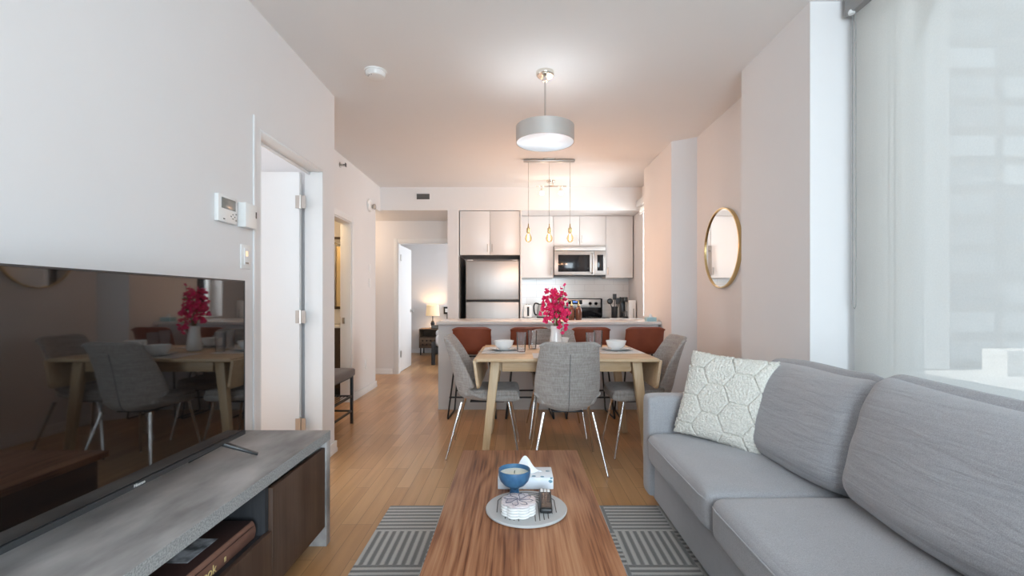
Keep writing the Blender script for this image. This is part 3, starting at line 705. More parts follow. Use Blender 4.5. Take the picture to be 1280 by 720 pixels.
text('lettering', 'Book', .040, (-.9272, 1.418, bz + .034), ROT_FACE_PX, 'gilt', t, .0006); text('lettering', 'II', .022, (-.9272, 1.505, bz + .034), ROT_FACE_PX, 'gilt', t, .0006)
mb = MB()
for dz in (.012, .058): mb.tube([(-.9335, by0 + .01, bz + dz), (-.9335, by1 - .012, bz + dz)], .0012, 6)
mb.build('gilt_lines', 'book_dark', t)
MB().box(-1.10, -.985, 1.415, 1.560, bz + .0722, bz + .0732).build('postcard', 'postcard', None, 'grey landscape postcard lying on the brown book', 'postcard')
mb = MB().box(-1.20, -.958, 1.02, 1.275, bz, bz + .082, .003).build('box_file', 'book_grey', None, 'grey box in the media console beside the brown book', 'box')

t = thing('television', 'large flat black television on the media console', 'television', (-1.15, 1.40, .54))
TX = -1.15; ty0, ty1, tz0, tz1 = .84, 2.0, .602, 1.252
MB().box(TX - .045, TX - .002, ty0, ty1, tz0, tz1, .004).box(TX - .085, TX - .045, ty0 + .2, ty1 - .2, tz0 + .03, tz0 + .35, .012).build('body', 'dark_plastic', t)
MB().box(TX - .002, TX + .0008, ty0 + .006, ty1 - .006, tz0 + .020, tz1 - .006).build('screen', 'screen', t, 'glossy black screen')
MB().box(TX - .003, TX + .004, ty0, ty1, tz0, tz0 + .017, .0015).box(TX - .003, TX + .002, ty0, ty0 + .005, tz0, tz1).box(TX - .003, TX + .002, ty1 - .005, ty1, tz0, tz1).box(TX - .003, TX + .002, ty0, ty1, tz1 - .005, tz1).build('bezel', 'bezel', t)
text('lettering', 'Hisense', .0135, (TX + .0041, 1.437, tz0 + .0088), ROT_FACE_PX, 'porcelain', t)
for yy, s_ in ((1.80, 1), (1.04, -1)):
    mb = MB(); top = (TX - .01, yy + .062 * s_, .604)
    mb.bar(top, (-1.045, yy + .112 * s_, .5465), .03, .014, .022, .009, .002); mb.bar(top, (-1.262, yy + .02 * s_, .5465), .03, .014, .022, .009, .002)
    mb.build('foot', 'dark_plastic', t)

# ------------------------------------------------------------------ dining set
TT = .755
t = thing('dining_table', 'light oak drop leaf dining table with splayed legs', 'table', (.364, 3.85, 0))
tx0, tx1, ty0, ty1 = -.284, 1.012, 3.33, 4.36
MB().box(tx0, tx1, ty0, ty1, TT - .024, TT, .006, 3).build('tabletop', 'oak', t)
MB().box(-.10, .83, 3.425, 3.447, .65, TT - .024, .002).box(-.10, .83, 4.22, 4.242, .65, TT - .024, .002).box(-.12, -.098, 3.47, 4.20, .65, TT - .024).box(.826, .848, 3.47, 4.20, .65, TT - .024).build('apron', 'oak', t)
for sx_, tpx, ftx in ((-1, -.148, -.228), (1, .876, .956)):
    for tpy, fty in ((3.445, 3.425), (4.19, 4.155)): MB().bar((tpx, tpy, TT - .024), (ftx, fty, 0), .072, .060, .050, .042, .008, up=(0, 1, 0)).build('leg', 'oak_leg', t)
for s_, xh in ((-1, tx0), (1, tx1)):
    lx = xh + s_ * .012; mx = Matrix.Translation((lx, 0, TT - .012)) @ Matrix.Rotation(R(8 * s_), 4, 'Y')
    b = MB(); Z0 = -.205; rr = .03
    poly = [(ty0, 0), (ty1, 0)] + [(ty1 - rr + rr * math.cos(a), Z0 + rr - rr * math.sin(a)) for a in (0, .4, .8, 1.2, PI / 2)] + [(ty0 + rr - rr * math.cos(a), Z0 + rr - rr * math.sin(a)) for a in (PI / 2, 1.2, .8, .4, 0)]
    b.prism(poly, -.010, .010, mx @ Matrix(((0, 0, 1, 0), (1, 0, 0, 0), (0, 1, 0, 0), (0, 0, 0, 1))), .003)
    b.build('drop_leaf', 'oak', t)
    for y in (ty0 + .06, ty1 - .15): MB().tube([(xh + s_ * .0, y, TT - .030), (xh + s_ * .0, y + .05, TT - .030)], .006, 10).build('hinge', 'nickel', t)

# upholstered chair (faces +Y in its own space)
def make_chair():
    r = thing('dining_chair', 'grey fabric chair', 'chair', group='grey dining chairs')
    prof = [(.272, .425, .205, .0), (.20, .408, .224, .008), (.06, .400, .232, .03), (-.09, .400, .230, .075), (-.185, .425, .238, .145), (-.222, .50, .256, .155), (-.245, .60, .252, .135), (-.275, .72, .237, .10), (-.305, .82, .222, .065), (-.322, .890, .212, .045)]
    b = MB(); P = bucket(b, prof, lambda i, j: .034 + .034 * max(0, 1 - i / 14) ** .7 - .012 * abs(-1 + 2 * j / 18) ** 4, nu=18, nv=34)
    # round the two top corners
    b.build('shell', 'chair_fabric', r, sub=1, ang=180)
    def fn(p, c):
        p.z += .012 * c.x * c.x * (1 if c.z > 0 else .4); p.x *= 1 - .07 * (1 - c.y) * .5; return p
    MB().soft((.40, .40, .05), .024, (0, .012, .010), 14, Matrix.Translation((0, .055, .466)), fn=fn).build('seat_cushion', 'chair_fabric', r, sub=1)
    C = cat_rom(prof, 34); pts = []
    for i in range(9, 34):
        a, c = C[i - 1], C[min(i + 1, 34)]; tt = Vector((0, c[0] - a[0], c[1] - a[1])).normalized(); nn = Vector((0, tt.z, -tt.y)); pts.append(Vector((0, C[i][0], C[i][1])) - nn * .0012)
    MB().tube(pts[:-3], .0022, 6).build('seam', 'seam', r, 'dark centre seam')
    for sx_ in (-1, 1):
        MB().tube([(sx_ * .165, -.165, .405), (sx_ * .25, -.27, .008)], .0115, 12, r1=.0068).tube([(sx_ * .25, -.27, .008), (sx_ * .2505, -.2705, 0)], .008, 10).build('leg', 'chrome', r)
        MB().tube([(sx_ * .185, .185, .412), (sx_ * .238, .262, .008)], .0108, 12, r1=.0065).tube([(sx_ * .238, .262, .008), (sx_ * .2385, .2625, 0)], .0075, 10).build('leg', 'chrome', r)
    MB().box(-.11, .11, -.11, .15, .392, .402, .004).build('seat_frame', 'black_metal', r)
    return r
ch = make_chair()
ch.location = (.355, 3.375, 0); ch['label'] = 'grey fabric dining chair with its back to the coffee table'
place(ch, (-.240, 3.695, 0), -PI / 2, 'grey fabric dining chair at the table end nearest the hallway')
place(ch, (.985, 3.695, 0), PI / 2, 'grey fabric dining chair at the table end behind the sofa arm')
place(ch, (.353, 4.212, 0), PI, 'grey fabric dining chair behind the flower vase facing the sofa')

# counter stools (face +Y)
def make_stool():
    r = thing('bar_stool', 'stool', 'bar stool', group='brown leather counter stools')
    prof = [(.215, .655, .19, .0), (.15, .650, .205, .012), (.0, .632, .212, .03), (-.11, .628, .212, .04), (-.165, .665, .21, .045), (-.185, .74, .212, .045), (-.205, .83, .210, .035), (-.222, .905, .203, .025)]
    MB_ = MB(); bucket(MB_, prof, .022, nu=14, nv=26); MB_.build('shell', 'leather', r, sub=1, ang=180)
    pts = cat_rom(prof, 30)
    for s_ in (-1, 1):
        f = [(s_ * .165, .17, .632), (s_ * .215, .20, .03), (s_ * .217, .19, .010), (s_ * .217, .175, .009), (s_ * .235, -.165, .009), (s_ * .233, -.182, .012), (s_ * .232, -.187, .03), (s_ * .165, -.115, .612)]
        MB().tube(f, .0085, 10).build('sled_leg', 'black_metal', r)
    MB().tube([(-.203, .191, .215), (.203, .191, .215)], .0085, 10).build('footrest', 'black_metal', r)
    MB().tube([(-.222, -.163, .215), (.222, -.163, .215)], .0085, 10).build('rear_bar', 'black_metal', r)
    MB().box(-.165, .165, .13, .165, .622, .634, .003).build('seat_rail', 'black_metal', r); MB().box(-.165, .165, -.12, -.085, .604, .616, .003).build('seat_rail', 'black_metal', r)
    return r
st = make_stool(); labs = ['brown leather counter stool at the open end of the island', 'brown leather counter stool second from the hallway end of the island', 'brown leather counter stool third from the hallway end of the island', 'brown leather counter stool at the island end beside the grey column']
for k, x in enumerate((-.432, .135, .730, 1.262)):
    if k == 0: st.location = (x, 4.795, 0); st['label'] = labs[0]
    else: place(st, (x, 4.795, 0), 0, labs[k])

# table settings
def setting(cx, cy, mx0, mx1, my0, my1, where, z=TT + .0005):
    P = [[Vector((mx0 + (mx1 - mx0) * i / 10, my0 + (my1 - my0) * j / 8, z + .0006 + .0012 * (noise.noise(Vector((i * .7, j * .7, cx * 9))) + .7))) for j in range(9)] for i in range(11)]
    MB().gridsolid(P, .002).build('placemat', 'mat_cloth', None, 'pale woven placemat ' + where, 'placemat', 'placemats')
    z2 = z + .0045
    MB().lathe([(0, 0), (.065, 0), (.070, .003), (.10, .010), (.122, .015), (.123, .017), (.100, .0135), (.066, .006), (0, .005)], (cx, cy, z2), 48).build('dinner_plate', 'porcelain', None, 'white dinner plate ' + where, 'plate', 'white plates')
    MB().lathe([(0, 0), (.038, 0), (.040, .004), (.055, .012), (.072, .034), (.0825, .068), (.083, .072), (.080, .072), (.069, .036), (.050, .016), (0, .012)], (cx, cy, z2 + .0058), 48).build('bowl', 'porcelain', None, 'white bowl on the plate ' + where, 'bowl', 'white bowls')
setting(-.100, 3.88, -.268, .07, 3.64, 4.11, 'at the table end nearest the hallway')
setting(.822, 3.88, .66, .995, 3.64, 4.11, 'at the table end behind the sofa arm')
setting(.355, 3.50, .125, .585, 3.35, 3.655, 'at the near side of the table')
setting(.385, 4.16, .145, .615, 4.03, 4.34, 'behind the flower vase')
for x, y, lab in ((.042, 3.735, 'clear glass tumbler standing nearest the camera side of the bowl by the hallway end'), (.140, 4.02, 'clear glass tumbler between the grey chair back and the hallway end of the table'), (.595, 3.76, 'clear glass tumbler in front of the pair beside the right bowl'), (.700, 4.03, 'clear glass tumbler behind the other one beside the right bowl')):
    MB().lathe([(0, 0), (.030, 0), (.0335, .02), (.040, .155), (.0385, .155), (.0318, .03), (.028, .018), (0, .016)], (x, y, TT + .001 + (.0045 if abs(x - .042) < .02 else 0)), 32).build('tumbler', 'tumbler', None, lab, 'glass', 'drinking glasses')
for x, y, s_, lab in ((.700, 3.72, 0, 'small silver fork on the placemat by the sofa end of the table'), (-.22, 3.72, 0, 'small silver fork on the placemat at the hallway end of the table')):
    b = MB().bar((x - .08, y, TT + .0065), (x + .05, y + .015, TT + .0065), .008, .002, .006, .002)
    b.bar((x + .05, y + .015, TT + .0065), (x + .075, y + .018, TT + .0068), .008, .002, .022, .002)
    for q in (-.008, 0, .008): b.bar((x + .075, y + .018 + q, TT + .0068), (x + .105, y + .021 + q, TT + .0072), .004, .002)
    b.build('fork', 'chrome', None, lab, 'fork')
# vase and flowers
VX, VY = .325, 3.85
MB().lathe([(0, 0), (.048, 0), (.055, .006), (.056, .03), (.051, .08), (.043, .13), (.040, .16), (.043, .195), (.046, .203), (.043, .203), (.037, .165), (.038, .13), (.046, .07), (.049, .02), (0, .012)], (VX, VY, TT + .001), 48).build('vase', 'porcelain', None, 'white ceramic vase holding pink flowers on the dining table', 'vase')
t = thing('flower_bouquet', 'bright pink bougainvillea bouquet in the white vase', 'flowers', (VX, VY, TT + .20))
random.seed(11)
zc = TT + .20
def bract(mb, c, d, up_, s):
    d = d.normalized(); side = d.cross(up_).normalized(); nn = side.cross(d).normalized(); rows = []
    for i, (l, wd, h) in enumerate(((0, .0, 0), (.3, .36, .05), (.6, .42, .10), (.85, .25, .07), (1.0, .0, .02))):
        base_ = c + d * (l * s) + nn * (h * s)
        if wd == 0: rows.append([mb.bm.verts.new(base_)])
        else: rows.append([mb.bm.verts.new(base_ - side * (wd * s) + nn * (.08 * s)), mb.bm.verts.new(base_), mb.bm.verts.new(base_ + side * (wd * s) + nn * (.08 * s))])
    for a, b in zip(rows, rows[1:]):
        for k in range(2):
            if len(a) == 1: mb.bm.faces.new((a[0], b[k], b[k + 1]))
            elif len(b) == 1: mb.bm.faces.new((a[k], a[k + 1], b[0]))
            else: mb.bm.faces.new((a[k], a[k + 1], b[k + 1], b[k]))
cl = [(-.05, .0, .265, .060), (.01, -.02, .29, .058), (.055, .01, .255, .045), (-.075, -.01, .205, .055), (-.01, -.03, .20, .060), (.07, -.01, .185, .050), (-.095, .0, .125, .052), (-.04, -.04, .115, .062), (.035, -.03, .125, .060), (.075, .0, .105, .045), (-.06, -.02, .065, .050), (.0, .03, .16, .06), (.07, -.045, .03, .036), (.055, -.06, -.012, .030), (.03, .04, .22, .06)]
stems = MB(); eyes = MB()
for cx, cy, cz_, rad in cl:
    cx, cy, cz_, rad = cx * .86, cy * .86, cz_ * .95, rad * .86
    c0 = Vector((VX + cx, VY + cy, zc + cz_)); mb = MB()
    stems.tube([(VX + cx * .12, VY + cy * .12, zc - .05), (VX + cx * .3, VY + cy * .3, zc + max(.02, cz_ * .45)), tuple(c0)], .0022, 6)
    for k in range(int(11 * (rad / .055) ** 2) + 4):
        v = Vector((random.gauss(0, 1), random.gauss(0, 1), random.gauss(0, 1))).normalized(); q = c0 + v * rad * random.uniform(.45, .95)
        ax = (v + Vector((random.uniform(-.5, .5), random.uniform(-.9, .1), random.uniform(-.3, .6)))).normalized(); t1 = ax.orthogonal().normalized(); t2 = ax.cross(t1); a0 = random.random() * 6
        for j in range(3):
            a = a0 + j * 2.094; dd = ax * .62 + (t1 * math.cos(a) + t2 * math.sin(a)) * .8
            bract(mb, q, dd, ax, random.uniform(.027, .035))
        eyes.lathe([(0, -.0), (.0016, .006), (.0024, .010), (0, .0115)], tuple(q + ax * .004), 6)
    mb.build('flower_cluster', 'petal', t, ang=180)
stems.tube([(VX + .02, VY, zc), (VX + .05, VY, zc + .2), (VX + .072, VY, zc + .335)], .002, 6)
stems.build('stems', 'twig', t); eyes.build('flower_eyes', 'bract_eye', t, kind='stuff')
b = MB(); bract(b, Vector((VX + .072, VY, zc + .33)), Vector((.1, 0, 1)), Vector((0, -1, 0)), .024); bract(b, Vector((VX + .07, VY, zc + .325)), Vector((-.4, 0, 1)), Vector((0, -1, 0)), .02); b.build('bud', 'petal', t)
lf = MB()
for k in range(16):
    a = random.random() * 6.28; h = random.uniform(.01, .24); c = Vector((VX + .055 * math.cos(a) * random.random(), VY - .03 + .04 * math.sin(a), zc + h)); bract(lf, c, Vector((math.cos(a), math.sin(a) - .5, random.uniform(-.4, .5))), Vector((0, -.6, .8)), .035)
lf.build('leaves', 'green', t, ang=180)

# ------------------------------------------------------------------ kitchen
t = thing('kitchen_island', 'grey kitchen island with a pale stone worktop', 'kitchen island', (.35, 5.4, 0))
MB().box(-.845, 1.538, 4.985, 5.86, .91, .94, .003).build('worktop', 'quartz', t)
MB().box(-.83, 1.52, 5.035, 5.84, 0, .91, .002).build('body', 'island_paint', t)
# refrigerator
FX0, FX1, FY = -.705, .045, 6.62
t = thing('refrigerator', 'stainless steel top freezer refrigerator', 'refrigerator', (-.33, 6.95, 0))
MB().box(FX0, FX1, FY + .055, 7.30, .02, 1.725, .004).build('case', 'fridge_side', t)
d = MB().box(FX0, FX1, FY, FY + .052, 1.168, 1.722, .012, 3).build('freezer_door', 'steel', t); MB().box(FX0 + .004, FX1 - .004, FY - .010, FY - .0005, 1.152, 1.166, .003).build('grip', 'bezel', d)
d = MB().box(FX0, FX1, FY, FY + .052, .06, 1.148, .012, 3).build('fridge_door', 'steel', t)
MB().box(FX0, FX1, FY + .006, FY + .05, 1.149, 1.167).build('door_gap', 'dark_plastic', t)
MB().box(FX0 + .02, FX0 + .10, FY + .02, FY + .09, 1.723, 1.737, .003).box(FX1 - .10, FX1 - .02, FY + .02, FY + .09, 1.723, 1.737, .003).build('hinge_cover', 'plastic', t)
MB().box(FX0 + .02, FX1 - .02, FY + .06, 7.2, 0, .06).build('foot_grille', 'dark_plastic', t)
MB().box(-.798, -.785, 6.60, 7.345, 0, 1.78, .001).build('gable_panel', 'fridge_side', None, 'dark panel at the partition side of the refrigerator', 'panel'); MB().box(.058, .083, 6.58, 7.345, 0, 2.418, .001).build('gable_panel', 'cabinet_white', None, 'white tall panel between refrigerator and worktop', 'panel')
def handle(parent, x, z0, z1, y):
    MB().tube([(x, y, z0 + .012), (x, y - .028, z0 + .012), (x, y - .028, z1 - .012), (x, y, z1 - .012)], .005, 8).build('handle', 'nickel', parent)
def cabinet(name, label, x0, x1, y0, y1, z0, z1, doors, g=.0018):
    t = thing(name, label, 'cabinet', ((x0 + x1) / 2, (y0 + y1) / 2, z0))
    MB().box(x0, x1, y0 + .021, y1, z0, z1).build('carcass', 'cabinet_white', t)
    MB().box(x0 + .002, x1 - .002, y0 + .0195, y0 + .0209, z0 + .002, z1 - .002).build('edge_shadow_gap', 'cabinet_gap', t)
    n = len(doors)
    for k, hx in enumerate(doors):
        a = x0 + (x1 - x0) * k / n + g; b = x0 + (x1 - x0) * (k + 1) / n - g
        d = MB().box(a, b, y0, y0 + .019, z0 + g, z1 - g, .0015).build('door', 'cabinet_white', t)
        if hx is not None: handle(d, (a + .03) if hx < 0 else (b - .03), z0 + .035 if z0 > 1 else z1 - .19, z0 + .16 if z0 > 1 else z1 - .06, y0)
cabinet('wall_cabinet', 'white two door cabinet above the refrigerator', -.785, .055, 6.60, 7.33, 1.80, 2.415, (1, -1))
cabinet('wall_cabinet', 'white tall wall cabinet between the refrigerator and the microwave', .085, .555, 7.0, 7.345, 1.50, 2.415, (1,))
cabinet('wall_cabinet', 'white two door cabinet above the microwave', .557, 1.329, 7.0, 7.345, 1.975, 2.415, (1, -1))
cabinet('wall_cabinet', 'white wall cabinet at the window end of the kitchen', 1.331, 1.735, 7.0, 7.345, 1.50, 2.415, (-1,))
MB().box(.085, 1.749, 7.337, 7.348, .91, 1.51).build('backsplash', 'tile', None, 'white tiled backsplash behind the range', 'backsplash')
cabinet('base_cabinet', 'white base cabinet under the worktop beside the refrigerator', .085, .553, 6.72, 7.33, .10, .875, (1,))
cabinet('base_cabinet', 'white base cabinet under the worktop at the window end', 1.335, 1.749, 6.72, 7.33, .10, .875, (-1,))
MB().box(.085, .555, 6.69, 7.335, .876, .906, .002).build('worktop', 'porcelain', None, 'white worktop with the kettle beside the refrigerator', 'worktop')
MB().box(1.333, 1.749, 6.69, 7.335, .876, .906, .002).build('worktop', 'porcelain', None, 'white worktop with the utensil pot at the window end', 'worktop')
# microwave
t = thing('microwave', 'stainless steel microwave under the wall cabinets', 'microwave', (.943, 7.1, 1.52)); mz0, mz1, mY = 1.525, 1.970, 6.95
MB().box(.562, 1.324, mY + .03, 7.34, mz0, mz1, .004).build('case', 'dark_plastic', t)
MB().box(.562, 1.324, mY, mY + .03, 1.895, mz1, .004).build('vent_panel', 'steel', t)
d = MB().box(.562, 1.150, mY - .004, mY + .03, mz0 + .012, 1.890, .006).build('door', 'steel', t)
MB().box(.620, 1.085, mY - .0065, mY - .003, 1.585, 1.835, .004).build('window', 'range_black', d)
MB().tube([(1.118, mY - .004, 1.56), (1.118, mY - .045, 1.575), (1.118, mY - .045, 1.84), (1.118, mY - .004, 1.855)], .011, 10).build('handle', 'chrome', d)
MB().box(1.153, 1.324, mY - .004, mY + .03, mz0 + .012, 1.890, .006).build('control_panel', 'steel', t); MB().box(1.195, 1.285, mY - .0062, mY - .003, 1.60, 1.835, .003).build('keypad', 'range_black', t, 'black glass keypad')
# range
t = thing('range', 'black and stainless steel electric range', 'oven range', (.943, 7.0, 0)); rx0, rx1 = .560, 1.326
MB().box(rx0, rx1, 6.70, 7.32, .05, .895, .004).build('body', 'range_black', t)
MB().box(rx0 - .001, rx1 + .001, 6.66, 7.32, .896, .916, .006).build('cooktop', 'range_black', t)
for x, y, r_ in ((.74, 6.86, .10), (1.14, 6.86, .085), (.74, 7.12, .08), (1.14, 7.12, .10)): MB().lathe([(r_ - .004, .9161), (r_, .9161), (r_, .9166), (r_ - .004, .9166), (r_ - .004, .9161)], (x, y, 0), 40).build('burner_ring', 'display', t)
MB().box(rx0, rx1, 7.23, 7.325, .916, 1.195, .010).build('backguard', 'range_black', t)
MB().box(rx0 + .02, rx1 - .03, 7.222, 7.231, 1.055, 1.180, .003).build('control_panel', 'steel', t, 'steel control panel')
c = MB().box(.800, 1.015, 7.2185, 7.2225, 1.105, 1.170, .002).build('clock', 'range_black', t); MB().box(.872, .938, 7.2178, 7.2186, 1.130, 1.156, .0003).build('lit_display', 'clock_blue', c, 'blue lit display')
for x in (.63, .72, 1.135, 1.225): MB().lathe([(0, 0), (.026, 0), (.024, .022), (.021, .026), (0, .026)], (x, 7.222, 1.115), 20, 'Y').build('knob', 'dark_plastic', t)
d = MB().box(rx0 + .003, rx1 - .003, 6.672, 6.70, .20, .86, .006).build('oven_door', 'steel', t); MB().tube([(rx0 + .06, 6.672, .80), (rx0 + .06, 6.63, .80), (rx1 - .06, 6.63, .80), (rx1 - .06, 6.672, .80)], .011, 10).build('handle', 'chrome', d)
# things on the rear worktop
ZW = .9065
t = thing('toaster', 'white toaster with a dark lever slot beside the kettle', 'toaster', (.165, 6.95, ZW))
MB().soft((.125, .25, .19), .03, (0, 0, .004), 10, Matrix.Translation((.170, 6.95, ZW + .100))).build('body', 'plastic', t); MB().box(.162, .190, 6.8205, 6.826, ZW + .03, ZW + .165, .002).build('lever_slot', 'dark_plastic', t); MB().box(.168, .184, 6.805, 6.822, ZW + .12, ZW + .135, .002).build('lever', 'black_metal', t)
MB().box(.145, .160, 6.86, 7.04, ZW + .196, ZW + .2).box(.180, .195, 6.86, 7.04, ZW + .196, ZW + .2).build('bread_slot', 'dark_plastic', t)
t = thing('kettle', 'steel and black electric kettle behind the flowers', 'kettle', (.37, 6.95, ZW))
MB().lathe([(0, .022), (.078, .022), (.080, .03), (.068, .17), (.055, .195), (0, .20)], (.385, 6.95, ZW), 32).build('body', 'steel', t); MB().lathe([(0, 0), (.08, 0), (.082, .02), (0, .021)], (.385, 6.95, ZW), 32).build('base', 'dark_plastic', t)
MB().lathe([(0, .195), (.053, .195), (.05, .207), (.012, .212), (.012, .224), (0, .225)], (.385, 6.95, ZW), 24).build('lid', 'dark_plastic', t)
MB().tube(cat_rom([(.335, 6.95, ZW + .205), (.285, 6.95, ZW + .215), (.262, 6.95, ZW + .17), (.268, 6.95, ZW + .09), (.285, 6.95, ZW + .05), (.312, 6.95, ZW + .045)], 20), .012, 10).build('handle', 'dark_plastic', t)
MB().bar((.445, 6.95, ZW + .16), (.478, 6.95, ZW + .195), .035, .03, .02, .012, .004).build('spout', 'steel', t)
t = thing('utensil_pot', 'black pot on the white worktop beside the range', 'utensil pot', (1.45, 6.95, ZW))
MB().lathe([(0, 0), (.043, 0), (.045, .003), (.045, .165), (.041, .165), (.041, .01), (0, .009)], (1.450, 6.95, ZW), 32).build('pot', 'dark_plastic', t)
def utensil(kind, label, dx, dy, h, head):
    t = thing('kitchen_utensil', label, 'utensil', (1.45, 6.95, ZW + .02), group='black kitchen utensils in the pot')
    p0 = Vector((1.45 + dx * .12, 6.95 + dy * .2, ZW + .02)); p1 = Vector((1.45 + dx, 6.95 + dy, ZW + h)); MB().tube([p0, p1], .006, 8).build('shaft', 'dark_plastic', t)
    b = MB(); d = (p1 - p0).normalized()
    if head == 'ladle': b.lathe([(0, -.016), (.026, -.012), (.043, .008), (.041, .008), (.025, -.008), (0, -.011)], tuple(p1 + d * .03), 24, 'Y')
    elif head == 'turner': b.soft((.056, .009, .085), .004, n=6, mx=Matrix.Translation(p1 + d * .035) @ Matrix.Rotation(-dx * 2, 4, 'Y'))
    else: b.soft((.03, .014, .08), .006, n=6, mx=Matrix.Translation(p1 + d * .03) @ Matrix.Rotation(dx * 5, 4, 'Y'))
    b.build('head', 'dark_plastic', t)
utensil(0, 'black ladle leaning out of the utensil pot towards the range', -.062, -.02, .215, 'ladle')
utensil(1, 'black slotted turner standing tallest in the utensil pot', .002, .0, .275, 'turner')
utensil(2, 'black spoon leaning out of the utensil pot away from the range', .072, .01, .24, 'spoon')
utensil(3, 'black flat spatula in the middle of the utensil pot', .034, -.025, .215, 'turner')
t = thing('coffee_maker', 'slim black coffee maker beside the white box on the worktop', 'coffee maker', (1.60, 6.95, ZW))
MB().box(1.560, 1.622, 7.00, 7.13, ZW, ZW + .28, .008).build('body', 'dark_plastic', t); MB().box(1.562, 1.622, 6.84, 7.13, ZW + .235, ZW + .305, .010).build('brew_head', 'dark_plastic', t); MB().box(1.562, 1.622, 6.84, 7.0, ZW, ZW + .02, .004).build('drip_tray', 'dark_plastic', t)
MB().lathe([(0, .02), (.030, .02), (.033, .10), (.029, .10), (.027, .026), (0, .026)], (1.592, 6.90, ZW), 20).build('jug', 'tumbler', t); MB().tube(cat_rom([(1.575, 6.885, ZW + .09), (1.545, 6.87, ZW + .085), (1.540, 6.87, ZW + .05), (1.575, 6.885, ZW + .035)], 10), .004, 8).build('jug_handle', 'dark_plastic', t)
t = thing('paper_towel_box', 'tall white box with a dark slit at the window end of the worktop', 'dispenser', (1.68, 6.92, ZW))
MB().box(1.628, 1.728, 6.80, 6.97, ZW, ZW + .26, .006).build('body', 'plastic', t); MB().box(1.690, 1.698, 6.798, 6.801, ZW + .01, ZW + .14).build('slit', 'dark_plastic', t)
# things on the island
for k, (x, lab) in enumerate(((.640, 'brown glass soap bottle with a gold pump, nearer the flowers'), (.722, 'brown glass soap bottle with a gold pump, farther from the flowers'))):
    t = thing('soap_bottle', lab, 'bottle', (x, 5.45, .9405), group='brown soap bottles on the island')
    MB().lathe([(0, 0), (.034, 0), (.0375, .005), (.0375, .115), (.034, .132), (.016, .150), (.0145, .165), (0, .166)], (x, 5.45, .9405), 28).build('bottle', 'amber', t)
    MB().lathe([(0, .165), (.017, .165), (.017, .182), (.006, .185), (.005, .21), (0, .211)], (x, 5.45, .9405), 20).tube([(x, 5.45, 1.150), (x, 5.45, 1.162), (x - .012, 5.445, 1.164), (x - .034, 5.435, 1.158)], .0048, 8).build('pump', 'gold', t)
t = thing('tissue_box', 'small teal tissue box at the column end of the island worktop', 'tissue box', (1.44, 5.09, .9405))
MB().box(1.398, 1.502, 5.04, 5.14, .9405, .985, .003).build('carton', 'teal', t)
b = MB(); b.gridsolid([[Vector((1.43 + .04 * i / 6, 5.09 + .01 * math.sin(i) * (j / 4), .984 + .045 * j / 4 * math.exp(-((i - 3) / 2.2) ** 2))) for j in range(5)] for i in range(7)], .002); b.build('tissue', 'paper', t, 'white tissue')

# ------------------------------------------------------------------ ceiling fittings
t = thing('drum_pendant_lamp', 'large brushed metal drum pendant lamp, lit, over the coffee table side', 'pendant lamp', (.20, 3.25, CZ))
lx, ly, dz0, dz1 = .20, 3.25, 2.252, 2.362
b = MB(); prof = [(.200, dz0), (.200, dz1), (.196, dz1), (.196, dz0), (.200, dz0)]
for (a, c) in zip(prof, prof[1:]): b.lathe([a, c], (lx, ly, 0), 72)
b2 = bmesh.new(); me_ = None
for f in [f for f in b.bm.faces if len(f.verts) > 8]: b.bm.faces.remove(f)
bmesh.ops.remove_doubles(b.bm, verts=b.bm.verts, dist=1e-5)
b.build('drum_shade', 'brushed_shade', t)
MB().lathe([(0, dz0 + .006), (.185, dz0 + .006), (.1955, dz0 + .002), (.1955, dz0 + .012), (.185, dz0 + .012), (0, dz0 + .012)], (lx, ly, 0), 64).build('diffuser', 'diffuser', t, 'glowing white glass diffuser')
MB().tube([(lx, ly, dz0 + .06), (lx, ly, CZ - .03)], .006, 12).lathe([(0, 0), (.016, 0), (.018, .02), (.008, .035), (0, .035)], (lx, ly, CZ - .065), 16).build('rod', 'chrome', t)
MB().lathe([(0, 0), (.052, 0), (.060, .006), (.062, .012), (.062, .030), (0, .030)], (lx, ly, CZ - .0305), 40).build('canopy', 'polished', t)
sp = MB()
for k in range(3): sp.tube([(lx, ly, dz0 + .085), (lx + .196 * math.cos(k * 2.094 + .3), ly + .196 * math.sin(k * 2.094 + .3), dz0 + .085)], .003, 6)
sp.build('spider', 'chrome', t)
for k in range(3):
    a = k * 2.094 + .9; px, py = lx + .095 * math.cos(a), ly + .095 * math.sin(a)
    MB().lathe([(0, 0), (.018, .006), (.030, .026), (.026, .044), (.014, .062), (.013, .075), (0, .076)], (px, py, dz0 + .058), 20).build('bulb', 'bulb_cool', t); point('drum_bulb_light', (px, py, dz0 + .048), .13, (.92, .96, 1), .012)
